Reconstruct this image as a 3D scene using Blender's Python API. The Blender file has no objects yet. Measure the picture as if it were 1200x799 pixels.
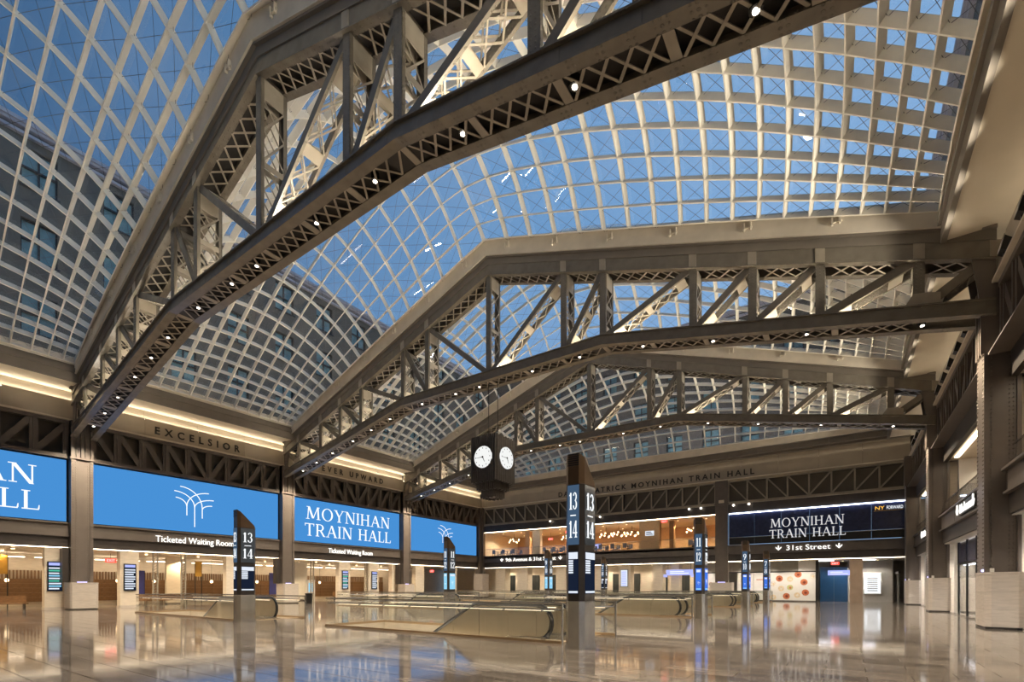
import bpy, math, random
from mathutils import Vector, Matrix
random.seed(7)
scene = bpy.context.scene
C = scene.collection
R = math.radians

# ------------------------------------------------------------------ camera, world, exposure
cam_d = bpy.data.cameras.new('camera'); cam = bpy.data.objects.new('camera', cam_d); C.objects.link(cam)
cam_d.sensor_width = 36; cam_d.lens = 568*36/1200; cam_d.shift_y = (687-399.5)/1200
cam_d.clip_start = .05; cam_d.clip_end = 500
cam.location = (0, 0, 1.55); cam.rotation_euler = (R(90), 0, math.atan(392/568))
scene.camera = cam
scene.view_settings.view_transform = 'Standard'; scene.view_settings.look = 'None'
scene.view_settings.gamma = 1; scene.view_settings.use_curve_mapping = False
scene.view_settings.exposure = 0.0

world = bpy.data.worlds.new('dusk_sky'); scene.world = world; world.use_nodes = True
wn = world.node_tree.nodes; wl = world.node_tree.links; wn.clear()
wo = wn.new('ShaderNodeOutputWorld'); wb = wn.new('ShaderNodeBackground'); wb.inputs['Strength'].default_value = 1.0
tc = wn.new('ShaderNodeTexCoord'); dp = wn.new('ShaderNodeVectorMath'); dp.operation = 'DOT_PRODUCT'
dp.inputs[1].default_value = Vector((.55, .8, -.15)).normalized()
mr = wn.new('ShaderNodeMapRange'); mr.inputs['From Min'].default_value = -1; mr.inputs['From Max'].default_value = 1
rp = wn.new('ShaderNodeValToRGB')                      # dusk: deep blue away from the after-glow, paler towards it
e = rp.color_ramp.elements
e[0].position = .28; e[0].color = (.062, .150, .30, 1)
e[1].position = .92; e[1].color = (.34, .57, .90, 1)
m_ = e.new(.58); m_.color = (.185, .37, .65, 1)
ns = wn.new('ShaderNodeTexNoise'); ns.inputs['Scale'].default_value = 3; ns.inputs['Detail'].default_value = 4
mx = wn.new('ShaderNodeMixRGB'); mx.blend_type = 'SCREEN'; mx.inputs['Color2'].default_value = (.22, .24, .32, 1)
cr = wn.new('ShaderNodeMapRange'); cr.inputs['From Min'].default_value = .5; cr.inputs['From Max'].default_value = .8
cr.inputs['To Max'].default_value = .35
wl.new(tc.outputs['Generated'], dp.inputs[0]); wl.new(dp.outputs['Value'], mr.inputs['Value']); wl.new(mr.outputs['Result'], rp.inputs['Fac'])
wl.new(tc.outputs['Generated'], ns.inputs['Vector']); wl.new(ns.outputs['Fac'], cr.inputs['Value']); wl.new(cr.outputs['Result'], mx.inputs['Fac'])
wl.new(rp.outputs['Color'], mx.inputs['Color1']); wl.new(mx.outputs['Color'], wb.inputs['Color']); wl.new(wb.outputs['Background'], wo.inputs['Surface'])

# light levels (each used in the builder of the lamp it belongs to)
COVE, UPLIGHT, DOWN, ROOM, STRIP = 4.8, 3.2, 3.4, 4.4, 1.0
FLOOD = 2000
WARM = (1.0, .84, .63); WARM2 = (1.0, .78, .50); WARM3 = (1.0, .77, .48)

# ------------------------------------------------------------------ materials
MATS = {}
def mat(name, col, rough=.5, metal=0., var=0., scale=4., bump=0., bscale=20., coat=0., spec=.5, stretch=None, emit=None, es=0.):
    m = bpy.data.materials.new(name); m.use_nodes = True; MATS[name] = m
    n = m.node_tree.nodes; l = m.node_tree.links; b = n['Principled BSDF']
    b.inputs['Base Color'].default_value = (*col, 1); b.inputs['Roughness'].default_value = rough
    b.inputs['Metallic'].default_value = metal; b.inputs['Specular IOR Level'].default_value = spec
    b.inputs['Coat Weight'].default_value = coat; b.inputs['Coat Roughness'].default_value = .05
    if emit: b.inputs['Emission Color'].default_value = (*emit, 1); b.inputs['Emission Strength'].default_value = es
    if var or bump:
        t = n.new('ShaderNodeTexCoord'); mp = n.new('ShaderNodeMapping'); l.new(t.outputs['Object'], mp.inputs['Vector'])
        if stretch: mp.inputs['Scale'].default_value = stretch
        if var:
            z = n.new('ShaderNodeTexNoise'); z.inputs['Scale'].default_value = scale; z.inputs['Detail'].default_value = 5
            l.new(mp.outputs['Vector'], z.inputs['Vector'])
            r = n.new('ShaderNodeValToRGB'); r.color_ramp.elements[0].position = .3; r.color_ramp.elements[1].position = .7
            r.color_ramp.elements[0].color = (*[c*(1-var) for c in col], 1); r.color_ramp.elements[1].color = (*[min(1, c*(1+var)) for c in col], 1)
            l.new(z.outputs['Fac'], r.inputs['Fac']); l.new(r.outputs['Color'], b.inputs['Base Color'])
        if bump:
            z2 = n.new('ShaderNodeTexNoise'); z2.inputs['Scale'].default_value = bscale; l.new(mp.outputs['Vector'], z2.inputs['Vector'])
            bp = n.new('ShaderNodeBump'); bp.inputs['Strength'].default_value = bump; bp.inputs['Distance'].default_value = .02
            l.new(z2.outputs['Fac'], bp.inputs['Height']); l.new(bp.outputs['Normal'], b.inputs['Normal'])
    return m
def emis(name, col, s):
    m = bpy.data.materials.new(name); m.use_nodes = True; MATS[name] = m
    n = m.node_tree.nodes; l = m.node_tree.links; n.clear()
    o = n.new('ShaderNodeOutputMaterial'); e_ = n.new('ShaderNodeEmission'); e_.inputs['Color'].default_value = (*col, 1); e_.inputs['Strength'].default_value = s
    l.new(e_.outputs['Emission'], o.inputs['Surface']); return m
def glass(name, tint=(.93, .96, .97), refl=1.0, ior=1.5, rough=0.0):
    m = bpy.data.materials.new(name); m.use_nodes = True; MATS[name] = m
    n = m.node_tree.nodes; l = m.node_tree.links; n.clear()
    o = n.new('ShaderNodeOutputMaterial'); t = n.new('ShaderNodeBsdfTransparent'); t.inputs['Color'].default_value = (*tint, 1)
    g = n.new('ShaderNodeBsdfGlossy'); g.inputs['Roughness'].default_value = rough; g.inputs['Color'].default_value = (refl, refl, refl, 1)
    x = n.new('ShaderNodeMixShader'); ge = n.new('ShaderNodeNewGeometry'); dt = n.new('ShaderNodeVectorMath'); dt.operation = 'DOT_PRODUCT'
    def mth(op, v0=None, v1=None):
        q = n.new('ShaderNodeMath'); q.operation = op
        if v0 is not None: q.inputs[0].default_value = v0
        if v1 is not None: q.inputs[1].default_value = v1
        return q
    ab = mth('ABSOLUTE'); om = mth('SUBTRACT', 1.0); pw_ = mth('POWER', None, 5.0); f0 = ((ior-1)/(ior+1))**2; ml = mth('MULTIPLY_ADD', None, 1-f0); ml.inputs[2].default_value = f0
    l.new(ge.outputs['Incoming'], dt.inputs[0]); l.new(ge.outputs['Normal'], dt.inputs[1]); l.new(dt.outputs['Value'], ab.inputs[0]); l.new(ab.outputs[0], om.inputs[1])
    l.new(om.outputs[0], pw_.inputs[0]); l.new(pw_.outputs[0], ml.inputs[0]); l.new(ml.outputs[0], x.inputs['Fac'])
    l.new(t.outputs['BSDF'], x.inputs[1]); l.new(g.outputs['BSDF'], x.inputs[2]); l.new(x.outputs['Shader'], o.inputs['Surface']); return m
def riveted(name, col, pitch=.14, rough=.5):
    m = mat(name, col, rough, .0, .12, 2.5); n = m.node_tree.nodes; l = m.node_tree.links; b = n['Principled BSDF']
    t = n.new('ShaderNodeTexCoord'); s = n.new('ShaderNodeVectorMath'); s.operation = 'SCALE'; s.inputs['Scale'].default_value = 1/pitch
    f = n.new('ShaderNodeVectorMath'); f.operation = 'FRACTION'; d = n.new('ShaderNodeVectorMath'); d.operation = 'DISTANCE'; d.inputs[1].default_value = (.5, .5, .5)
    r = n.new('ShaderNodeMapRange'); r.inputs['From Min'].default_value = .3; r.inputs['From Max'].default_value = .2
    bp = n.new('ShaderNodeBump'); bp.inputs['Strength'].default_value = .9; bp.inputs['Distance'].default_value = .02
    l.new(t.outputs['Object'], s.inputs[0]); l.new(s.outputs['Vector'], f.inputs[0]); l.new(f.outputs['Vector'], d.inputs[0])
    l.new(d.outputs['Value'], r.inputs['Value']); l.new(r.outputs['Result'], bp.inputs['Height']); l.new(bp.outputs['Normal'], b.inputs['Normal']); return m

steel = mat('painted_steel', (.30, .262, .205), .30, 0, .12, 2.0)
steel_r = riveted('riveted_steel', (.165, .144, .113), rough=.27)
steel_d = mat('column_steel', (.120, .100, .085), .36, 0, .12, 1.5)
bronze = mat('dark_bronze', (.040, .032, .027), .45, .0, .15, 2)
fascia_m = mat('fascia_steel', (.105, .088, .076), .38, 0, .10, 1.5)
dark = mat('dark_recess', (.035, .03, .026), .7, 0, .2, 1)
panel_d = mat('back_panel', (.085, .075, .06), .6, 0, .15, .7)
rib_m = mat('rib_paint', (.76, .71, .61), .5, 0, .06, 2)
curb_m = mat('curb_paint', (.62, .56, .46), .5, 0, .08, 1.5)
mould_m = mat('moulding_paint', (.17, .147, .118), .5, 0, .10, 1.2)
soffit_m = mat('soffit_plaster', (.72, .64, .50), .6, 0, .04, .8)
frieze_m = mat('frieze_panel', (.38, .33, .26), .5, 0, .08, .8)
black_m = mat('black_metal', (.012, .011, .01), .4, .2, .2, 6)
letter_m = mat('letter_black', (.015, .013, .012), .45, 0, .2, 5)
clock_m = mat('clock_bronze', (.085, .075, .067), .38, .4, .15, 4)
stone = mat('plinth_limestone', (.52, .46, .40), .55, 0, .09, 3, .15, 30, stretch=(1, 1, 6))
wall_stone = mat('cream_stone', (.66, .58, .47), .5, 0, .08, 2.2, stretch=(1, 1, 5))
wood = mat('walnut_panel', (.23, .125, .052), .4, 0, .35, 5, stretch=(1, 1, 9))
wood_l = mat('oak_panel', (.50, .33, .18), .45, 0, .2, 5, stretch=(6, 6, 1))
steelss = mat('stainless_steel', (.46, .45, .43), .20, .95, .08, 3, stretch=(1, 1, .2))
brassy = mat('escalator_cladding', (.50, .44, .33), .30, .8, .05, 2)
rubber = mat('handrail_rubber', (.012, .012, .012), .35, 0, .2, 8)
white_m = mat('white_paint', (.72, .70, .66), .6, 0, .04, 2)
ceil_m = mat('ceiling_panel', (.60, .53, .43), .6, 0, .05, 2)
navy = mat('navy_panel', (.022, .030, .075), .25, 0, .2, 3)
blue_door = mat('blue_door', (.008, .045, .11), .35, 0, .1, 3)
grey_p = mat('grey_panel', (.27, .25, .215), .5, 0, .08, 2)
red_m = emis('exit_red', (1, .05, .03), 3.0)
screen_m = emis('screen_blue', (.066, .285, .68), 1.0)
white_e = emis('white_lit', (.93, .97, 1.0), 1.15)
warmwhite_e = emis('lit_lettering', (1.0, .97, .90), 1.6)
dial_e = emis('clock_dial', (.96, .97, .95), .95)
lamp_e = emis('lamp_glow', (1, .90, .76), 9)
globe_e = emis('globe_glow', (1, .74, .42), 6)
strip_e = emis('strip_glow', (1, .82, .60), 9); rail_e = emis('rail_glow', (1, .82, .58), 2.4); well_e = emis('well_glow', (1, .84, .62), 12)
strip_w = emis('strip_white', (.86, .88, 1.0), 12)
cove_e = emis('cove_glow', (1, .87, .68), 6*COVE)
cove_dim = emis('cove_glow_dim', (1, .86, .66), 2.0); purple_e = emis('accent_glow', (.50, .48, 1.0), 3.2)
disp_b = emis('display_blue', (.06, .20, .80), 1.0)
disp_c = emis('display_cyan', (.30, .68, .92), 1.0)
disp_d = emis('display_dark', (.010, .016, .035), 1.0)
disp_w = emis('display_white', (.80, .86, .95), 1.0)
disp_p = emis('display_lilac', (.40, .45, .90), 1.2)
teal = mat('window_glass_dusk', (.20, .34, .35), .12, 0, .2, 1.5)
pane_g = glass('skylight_glass', (.90, .93, .95), 1.0, 1.45)
rail_g = glass('rail_glass', (.975, .985, .98), 1.0, 1.45)
dark_g = glass('tinted_glass', (.55, .56, .55), .8, 1.5)
gold = mat('gold_panel', (.62, .36, .06), .4, 0, .1, 3)

def brick_mat():
    m = mat('grey_brick', (.30, .27, .235), .85); n = m.node_tree.nodes; l = m.node_tree.links; b = n['Principled BSDF']
    t = n.new('ShaderNodeTexCoord'); br = n.new('ShaderNodeTexBrick'); br.inputs['Scale'].default_value = 4
    br.inputs['Color1'].default_value = (.150, .128, .102, 1); br.inputs['Color2'].default_value = (.100, .084, .066, 1); br.inputs['Mortar'].default_value = (.18, .155, .125, 1)
    mp = n.new('ShaderNodeMapping'); mp.inputs['Rotation'].default_value = (R(90), 0, R(90)); l.new(t.outputs['Object'], mp.inputs['Vector']); l.new(mp.outputs['Vector'], br.inputs['Vector']); l.new(br.outputs['Color'], b.inputs['Base Color']); return m
brick = brick_mat()
def floor_mat():
    m = mat('polished_marble', (.40, .33, .27), .10); n = m.node_tree.nodes; l = m.node_tree.links; b = n['Principled BSDF']
    t = n.new('ShaderNodeTexCoord'); oi = n.new('ShaderNodeObjectInfo'); mp = n.new('ShaderNodeMapping'); mp.inputs['Scale'].default_value = (.35, 2.4, 1)
    z = n.new('ShaderNodeTexNoise'); z.inputs['Scale'].default_value = 2.2; z.inputs['Detail'].default_value = 7; z.inputs['Distortion'].default_value = .8
    r = n.new('ShaderNodeValToRGB'); r.color_ramp.elements[0].position = .3; r.color_ramp.elements[0].color = (.135, .113, .094, 1)
    r.color_ramp.elements[1].position = .68; r.color_ramp.elements[1].color = (.28, .24, .202, 1)
    g = n.new('ShaderNodeNewGeometry'); hs = n.new('ShaderNodeHueSaturation'); vr = n.new('ShaderNodeMapRange'); vr.inputs['To Min'].default_value = .68; vr.inputs['To Max'].default_value = 1.2
    l.new(g.outputs['Position'], mp.inputs['Vector']); l.new(mp.outputs['Vector'], z.inputs['Vector']); l.new(z.outputs['Fac'], r.inputs['Fac'])
    ad = n.new('ShaderNodeMath'); ad.operation = 'ADD'; fr_ = n.new('ShaderNodeMath'); fr_.operation = 'FRACT'; l.new(g.outputs['Random Per Island'], ad.inputs[0]); l.new(oi.outputs['Random'], ad.inputs[1]); l.new(ad.outputs[0], fr_.inputs[0]); l.new(fr_.outputs[0], vr.inputs['Value']); l.new(vr.outputs['Result'], hs.inputs['Value']); l.new(r.outputs['Color'], hs.inputs['Color']); l.new(hs.outputs['Color'], b.inputs['Base Color'])
    r2 = n.new('ShaderNodeMapRange'); r2.inputs['To Min'].default_value = .035; r2.inputs['To Max'].default_value = .12; l.new(z.outputs['Fac'], r2.inputs['Value']); l.new(r2.outputs['Result'], b.inputs['Roughness'])
    b.inputs['Specular IOR Level'].default_value = .42; return m
marble = floor_mat()
grout = mat('floor_grout', (.06, .05, .042), .5)

# ------------------------------------------------------------------ mesh helpers
def wpos(o):
    v = Vector((0, 0, 0))
    while o: v += o.location; o = o.parent
    return v
class MB:
    def __init__(s, f=None): s.v = []; s.f = []; s.t = f
    def add(s, vs, fs):
        n = len(s.v)
        for p in vs: s.v.append(tuple(s.t(*p)) if s.t else tuple(p))
        for q in fs: s.f.append(tuple(i+n for i in q))
        return s
    def box(s, x0, x1, y0, y1, z0, z1):
        return s.add([(x0,y0,z0),(x1,y0,z0),(x1,y1,z0),(x0,y1,z0),(x0,y0,z1),(x1,y0,z1),(x1,y1,z1),(x0,y1,z1)],
                     [(0,3,2,1),(4,5,6,7),(0,1,5,4),(1,2,6,5),(2,3,7,6),(3,0,4,7)])
    def hexa(s, p): return s.add(p, [(0,3,2,1),(4,5,6,7),(0,1,5,4),(1,2,6,5),(2,3,7,6),(3,0,4,7)])
    def beam(s, a, b, w, h, side=(0,1,0)):
        a = Vector(a); b = Vector(b); d = (b-a).normalized(); sd = Vector(side); sd = (sd - d*sd.dot(d)).normalized(); u = sd.cross(d)
        sd = sd*w/2; u = u*h/2
        return s.hexa([a-sd-u, a+sd-u, b+sd-u, b-sd-u, a-sd+u, a+sd+u, b+sd+u, b-sd+u])
    def prism(s, poly, ax, d0, d1):
        n = len(poly)
        def P(p, d): return (d, p[0], p[1]) if ax == 'x' else (p[0], d, p[1]) if ax == 'y' else (p[0], p[1], d)
        return s.add([P(p, d0) for p in poly]+[P(p, d1) for p in poly], [tuple(range(n))[::-1], tuple(range(n, 2*n))]+[(i, (i+1) % n, n+(i+1) % n, n+i) for i in range(n)])
    def sweep(s, pts, r, n=6, closed=False):
        pts = [Vector(p) for p in pts]; N = len(pts); vs = []
        for i, p in enumerate(pts):
            a = pts[(i-1) % N] if (closed or i) else p; b = pts[(i+1) % N] if (closed or i < N-1) else p
            d = (b-a).normalized(); up = Vector((0,0,1)) if abs(d.z) < .9 else Vector((0,1,0)); x = d.cross(up).normalized(); y = x.cross(d)
            vs += [p + x*r*math.cos(2*math.pi*k/n) + y*r*math.sin(2*math.pi*k/n) for k in range(n)]
        fs = [(i*n+k, i*n+(k+1) % n, ((i+1) % N)*n+(k+1) % n, ((i+1) % N)*n+k) for i in range(N if closed else N-1) for k in range(n)]
        if not closed: fs += [tuple(range(n))[::-1], tuple((N-1)*n+k for k in range(n))]
        return s.add(vs, fs)
    def lathe(s, c, prof, n=12, ax='z'):
        vs = []
        for r, h in prof:
            for k in range(n):
                a = 2*math.pi*k/n; q = (r*math.cos(a), r*math.sin(a))
                vs.append((c[0]+q[0], c[1]+q[1], c[2]+h) if ax == 'z' else (c[0]+q[0], c[1]+h, c[2]+q[1]) if ax == 'y' else (c[0]+h, c[1]+q[0], c[2]+q[1]))
        m = len(prof)
        fs = [(i*n+k, i*n+(k+1) % n, (i+1)*n+(k+1) % n, (i+1)*n+k) for i in range(m-1) for k in range(n)]
        fs += [tuple(range(n))[::-1], tuple((m-1)*n+k for k in range(n))]
        return s.add(vs, fs)
    def build(s, name, m, parent=None, label=None, cat=None, group=None, kind=None, smooth=False):
        if not s.v: return None
        if parent: o0 = wpos(parent)
        else:
            xs, ys, zs = zip(*s.v); o0 = Vector(((min(xs)+max(xs))/2, (min(ys)+max(ys))/2, min(zs)))
        me = bpy.data.meshes.new(name); me.from_pydata([(x-o0.x, y-o0.y, z-o0.z) for x, y, z in s.v], [], s.f); me.update()
        me.materials.append(m)
        if smooth:
            for p in me.polygons: p.use_smooth = True
        o = bpy.data.objects.new(name, me); C.objects.link(o)
        if parent: o.parent = parent
        else: o.location = o0
        tag(o, label, cat, group, kind); return o
def tag(o, label=None, cat=None, group=None, kind=None):
    if label: o['label'] = label
    if cat: o['category'] = cat
    if group: o['group'] = group
    if kind: o['kind'] = kind
    return o
def thing(name, label, cat, loc=(0,0,0), group=None, kind=None):
    o = bpy.data.objects.new(name, None); C.objects.link(o); o.location = loc; o.empty_display_size = .2
    return tag(o, label, cat, group, kind)
def dup(o, loc=None, parent=None, label=None):
    c = o.copy(); C.objects.link(c); c.parent = parent
    if loc is not None: c.location = loc
    if label: c['label'] = label
    for ch in list(o.children): dup(ch, None, c)
    return c
def bx(name, m, x0, x1, y0, y1, z0, z1, parent=None, **k): return MB().box(min(x0,x1), max(x0,x1), min(y0,y1), max(y0,y1), z0, z1).build(name, m, parent, **k)
def struct(name, m, *a): return bx(name, m, *a, kind='structure')

# ---- lettering: flat letters in (along, up), placed by a mapping f(l, d, z)
def bfont(txt, size, spacing=1.0, bold=0.):
    cu = bpy.data.curves.new('t', 'FONT'); cu.body = txt; cu.size = size; cu.space_character = spacing; cu.resolution_u = 3; cu.offset = bold
    o = bpy.data.objects.new('t', cu); C.objects.link(o); me = bpy.data.meshes.new_from_object(o)
    V = [(v.co.x, v.co.y) for v in me.vertices]; F = [tuple(p.vertices) for p in me.polygons]
    bpy.data.objects.remove(o); bpy.data.meshes.remove(me); bpy.data.curves.remove(cu); return V, F
def flat_text(txt, f, l0, l1, z0, d, m, parent, name='lettering', height=None, spacing=1.0, depth=.03, per_letter=False, bold=0., **k):
    """fit txt between l0 and l1 with baseline z0; the extruded face sits at d"""
    sgn = 1 if l1 > l0 else -1
    V, F = bfont(txt, 1, spacing, bold)
    if not V: return
    w = max(v[0] for v in V)-min(v[0] for v in V); mn = min(v[0] for v in V); sx = abs(l1-l0)/w; sz = height/.69 if height else sx
    def put(V, F, off=0.):
        mb = MB(f); n = len(V); vs = [(l0+sgn*(x-mn+off)*sx, d, z0+y*sz) for x, y in V]
        vs2 = [(a, d-depth, c) for a, b, c in vs]
        edges = {}
        for q in F:
            for i in range(len(q)):
                e = (q[i], q[(i+1) % len(q)]); edges[e] = 1
        side = [(a, b, b+n, a+n) for (a, b) in edges if (b, a) not in edges]
        mb.add(vs+vs2, list(F)+side); return mb
    if not per_letter: return put(V, F).build(name, m, parent, **k)
    # split into connected islands = letters
    par = list(range(len(V)))
    def find(i):
        while par[i] != i: par[i] = par[par[i]]; i = par[i]
        return i
    for q in F:
        for i in q[1:]: par[find(i)] = find(q[0])
    groups = {}
    for q in F: groups.setdefault(find(q[0]), []).append(q)
    for gF in groups.values():
        ids = sorted({i for q in gF for i in q}); mp = {i: j for j, i in enumerate(ids)}
        put([V[i] for i in ids], [tuple(mp[i] for i in q) for q in gF]).build('letter', m, parent)

def st(x0, y0, x1, y1, w, w2=None):
    w2 = w if w2 is None else w2
    return [(x0-w/2, y0), (x0+w/2, y0), (x1+w2/2, y1), (x1-w2/2, y1)]
def ring(cx, cy, rx, ry, tx, ty, a0=0, a1=360, n=20):
    out = []
    for i in range(n):
        a, b = R(a0+(a1-a0)*i/n), R(a0+(a1-a0)*(i+1)/n)
        out.append([(cx+rx*math.cos(a), cy+ry*math.sin(a)), (cx+rx*math.cos(b), cy+ry*math.sin(b)), (cx+(rx-tx)*math.cos(b), cy+(ry-ty)*math.sin(b)), (cx+(rx-tx)*math.cos(a), cy+(ry-ty)*math.sin(a))])
    return out
TK, TN = .125, .06
def srf(x, y, w=.28): return [(x-w/2, y), (x+w/2, y), (x+w/2, y+.045), (x-w/2, y+.045)]
G = {
 'I': (.32, [st(.16,0,.16,1,TK), srf(.16,0), srf(.16,.955)]),
 'T': (.80, [st(.40,0,.40,1,TK), srf(.40,0,.32), [(.04,.94),(.76,.94),(.76,1),(.04,1)], st(.06,.78,.055,1,.03,.06), st(.74,.78,.745,1,.03,.06)]),
 'L': (.66, [st(.17,0,.17,1,TK), srf(.17,.955,.3), [(.03,0),(.62,0),(.62,.055),(.03,.055)], st(.61,.05,.63,.26,.06,.03)]),
 'H': (.92, [st(.18,0,.18,1,TK), st(.74,0,.74,1,TK), [(.18,.49),(.74,.49),(.74,.545),(.18,.545)], srf(.18,0,.3), srf(.18,.955,.3), srf(.74,0,.3), srf(.74,.955,.3)]),
 'N': (.95, [st(.17,0,.17,1,TN), st(.80,0,.80,1,TN), st(.19,1,.78,0,.16), srf(.17,0,.27), srf(.15,.955,.27), srf(.80,.955,.27)]),
 'M': (1.12, [st(.14,0,.20,1,TN), st(.97,0,.91,1,TK), st(.22,1,.54,.08,.15), st(.90,1,.56,.08,TN), srf(.14,0,.26), srf(.97,0,.30), srf(.16,.955,.2), srf(.95,.955,.2)]),
 'A': (.92, [st(.12,0,.46,1,TN), st(.80,0,.46,1,.15), [(.26,.33),(.68,.33),(.68,.385),(.26,.385)], srf(.12,0,.27), srf(.80,0,.30)]),
 'Y': (.84, [st(.42,0,.42,.48,TK), st(.42,.44,.12,1,.14), st(.43,.44,.74,1,TN), srf(.42,0,.32), srf(.12,.955,.28), srf(.74,.955,.25)]),
 'O': (1.0, ring(.50,.5,.45,.52,.13,.05,n=28)),
 'R': (.84, [st(.17,0,.17,1,TK), srf(.17,0,.3), srf(.14,.955,.22), [(.17,.945),(.42,.945),(.42,1),(.17,1)], [(.17,.46),(.42,.46),(.42,.515),(.17,.515)], st(.44,.48,.72,0,.14), srf(.74,0,.18)]+ring(.40,.73,.29,.27,.13,.055,-90,90,12)),
 ' ': (.42, []),
 '1': (.42, [st(.22,0,.22,1,.15), srf(.22,0,.36), [(.04,.84),(.04,.80),(.22,.90),(.22,1)]]),
 '2': (.56, ring(.27,.74,.23,.27,.12,.05,-35,180,14)+[st(.08,.05,.43,.58,.08,.13), [(.04,0),(.52,0),(.52,.12),(.04,.12)]]+ring(.11,.74,.08,.08,.08,.08,0,360,8)),
 '3': (.54, ring(.25,.75,.22,.26,.11,.05,-90,165,14)+ring(.25,.27,.25,.28,.13,.05,-170,90,14)),
 '4': (.60, [st(.42,0,.42,1,.14), st(.04,.27,.40,.98,.05), [(.02,.24),(.58,.24),(.58,.31),(.02,.31)], srf(.42,0,.32)]),
 '7': (.52, [[(.03,.87),(.50,.87),(.50,1),(.03,1)], st(.18,0,.46,.90,.15,.05), st(.05,.72,.05,1,.04)]),
 '8': (.56, ring(.28,.76,.21,.25,.10,.045,n=16)+ring(.28,.27,.25,.28,.12,.045,n=18)),
 '9': (.56, ring(.27,.70,.24,.31,.12,.05,n=18)+[st(.20,.02,.46,.62,.10,.13)]),
 '0': (.58, ring(.29,.5,.26,.51,.13,.05,n=20)),
}
def serif(txt, f, l0, z0, h, d, m, parent, width=None, sx=None, name='letter', depth=.02):
    """serif glyphs; sx may be negative to run the other way; each letter its own part"""
    adv = sum(G[c][0] for c in txt)+.06*(len(txt)-1)
    k = (width/adv if width else h*(sx if sx else 1)); x = 0
    for c in txt:
        w, polys = G[c]; mb = MB(f)
        for p in polys:
            n = len(p); vs = [(l0+(x+a)*k, d, z0+b*h) for a, b in p]+[(l0+(x+a)*k, d-depth, z0+b*h) for a, b in p]
            mb.add(vs, [tuple(range(n))]+[(i, (i+1) % n, n+(i+1) % n, n+i) for i in range(n)])
        if polys: mb.build(name, m, parent)
        x += w+.06
def wL(X0): return lambda l, d, z: (X0+d, l, z)          # left wall: along = +Y (reads left to right), d = into the hall
def wF(Y0): return lambda l, d, z: (l, Y0-d, z)           # far wall: along = +X, d = into the hall
def wR(X0): return lambda l, d, z: (X0-d, l, z)           # right wall: along = Y, d = into the hall

# ------------------------------------------------------------------ main dimensions
FZ = .05
XC = -18.2; YT = (10.1, 24.3, 38.5); YF = 52.7; YB = -4.1
XL, XR = -41.5, 4.45
CUR = 21.1                    # half-extent of a skylight in X, measured from XC
EMPH = {}

# ------------------------------------------------------------------ floor with its stair wells
ROWR = (11.2, 24.1, 37.6, 49.1); ROWL = (10.6, 23.8, 37.3, 49.0)
WW = 2.7                                            # width of a well
WELLS = [(-16.2, -6.35, y, y+WW) for y in ROWR] + [(-33.2, -21.7, y, y+WW) for y in ROWL]
def subtract(rects, h):
    out = []
    for a, b, c, d in rects:
        x0, x1, y0, y1 = h
        if x1 <= a or x0 >= b or y1 <= c or y0 >= d: out.append((a, b, c, d)); continue
        if y0 > c: out.append((a, b, c, y0))
        if y1 < d: out.append((a, b, y1, d))
        cc, dd = max(c, y0), min(d, y1)
        if x0 > a: out.append((a, x0, cc, dd))
        if x1 < b: out.append((x1, b, cc, dd))
    return out
rects = [(-52.5, 12, YB-.5, 64)]
for w in WELLS: rects = subtract(rects, w)
fb = MB()
for a, b, c, d in rects: fb.box(a, b, c, d, -.35, FZ-.022)
floor = fb.build('floor', grout, kind='structure')
TW, TD, J = 1.22, .61, .006
tiles = []
for j in range(int((YF-YB)/TD)+1):
    y0 = YB+j*TD; x = XL+.3 - (TW/2 if j % 2 else 0)
    while x < XR:
        rs = [(max(x, XL+.05)+J, min(x+TW, XR+.5)-J, y0+J, y0+TD-J)]
        for w in WELLS: rs = subtract(rs, (w[0]-.12, w[1]+.12, w[2]-.12, w[3]+.12))
        tiles += [r for r in rs if r[1]-r[0] > .05 and r[3]-r[2] > .05]
        x += TW
def seen(t):
    x, y = (t[0]+t[1])/2, (t[2]+t[3])/2; th = math.atan(392/568); dep = -x*math.sin(th)+y*math.cos(th); lat = x*math.cos(th)+y*math.sin(th)
    return dep if dep > 5 and abs(lat/dep) < 1.1 else 1e3+dep
tiles.sort(key=seen)
tm = {}
for i, t in enumerate(tiles[:300]):
    k = (round(t[1]-t[0], 3), round(t[3]-t[2], 3))
    if k not in tm:
        q = MB().box(-k[0]/2, k[0]/2, -k[1]/2, k[1]/2, -.02, 0); me = bpy.data.meshes.new('floor_tile'); me.from_pydata(q.v, [], q.f); me.materials.append(marble); tm[k] = me
    o = bpy.data.objects.new('floor_tile', tm[k]); C.objects.link(o); o.parent = floor
    o.location = Vector(((t[0]+t[1])/2, (t[2]+t[3])/2, FZ)) - floor.location
fs = MB()
for t in tiles[300:]: fs.box(*t, FZ-.02, FZ)
fs.build('floor_tile_field', marble, floor, kind='stuff')
struct('floor', marble, -52.4, XL+.04, YB, YF+9, FZ-.02, FZ)           # waiting room paving
struct('floor', marble, XL+.04, 11, YF+.1, YF+11, FZ-.02, FZ)           # far concourse paving
struct('floor', marble, XR+.5, 11, YB, YF+.1, FZ-.02, FZ)              # shop floors on the right
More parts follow.
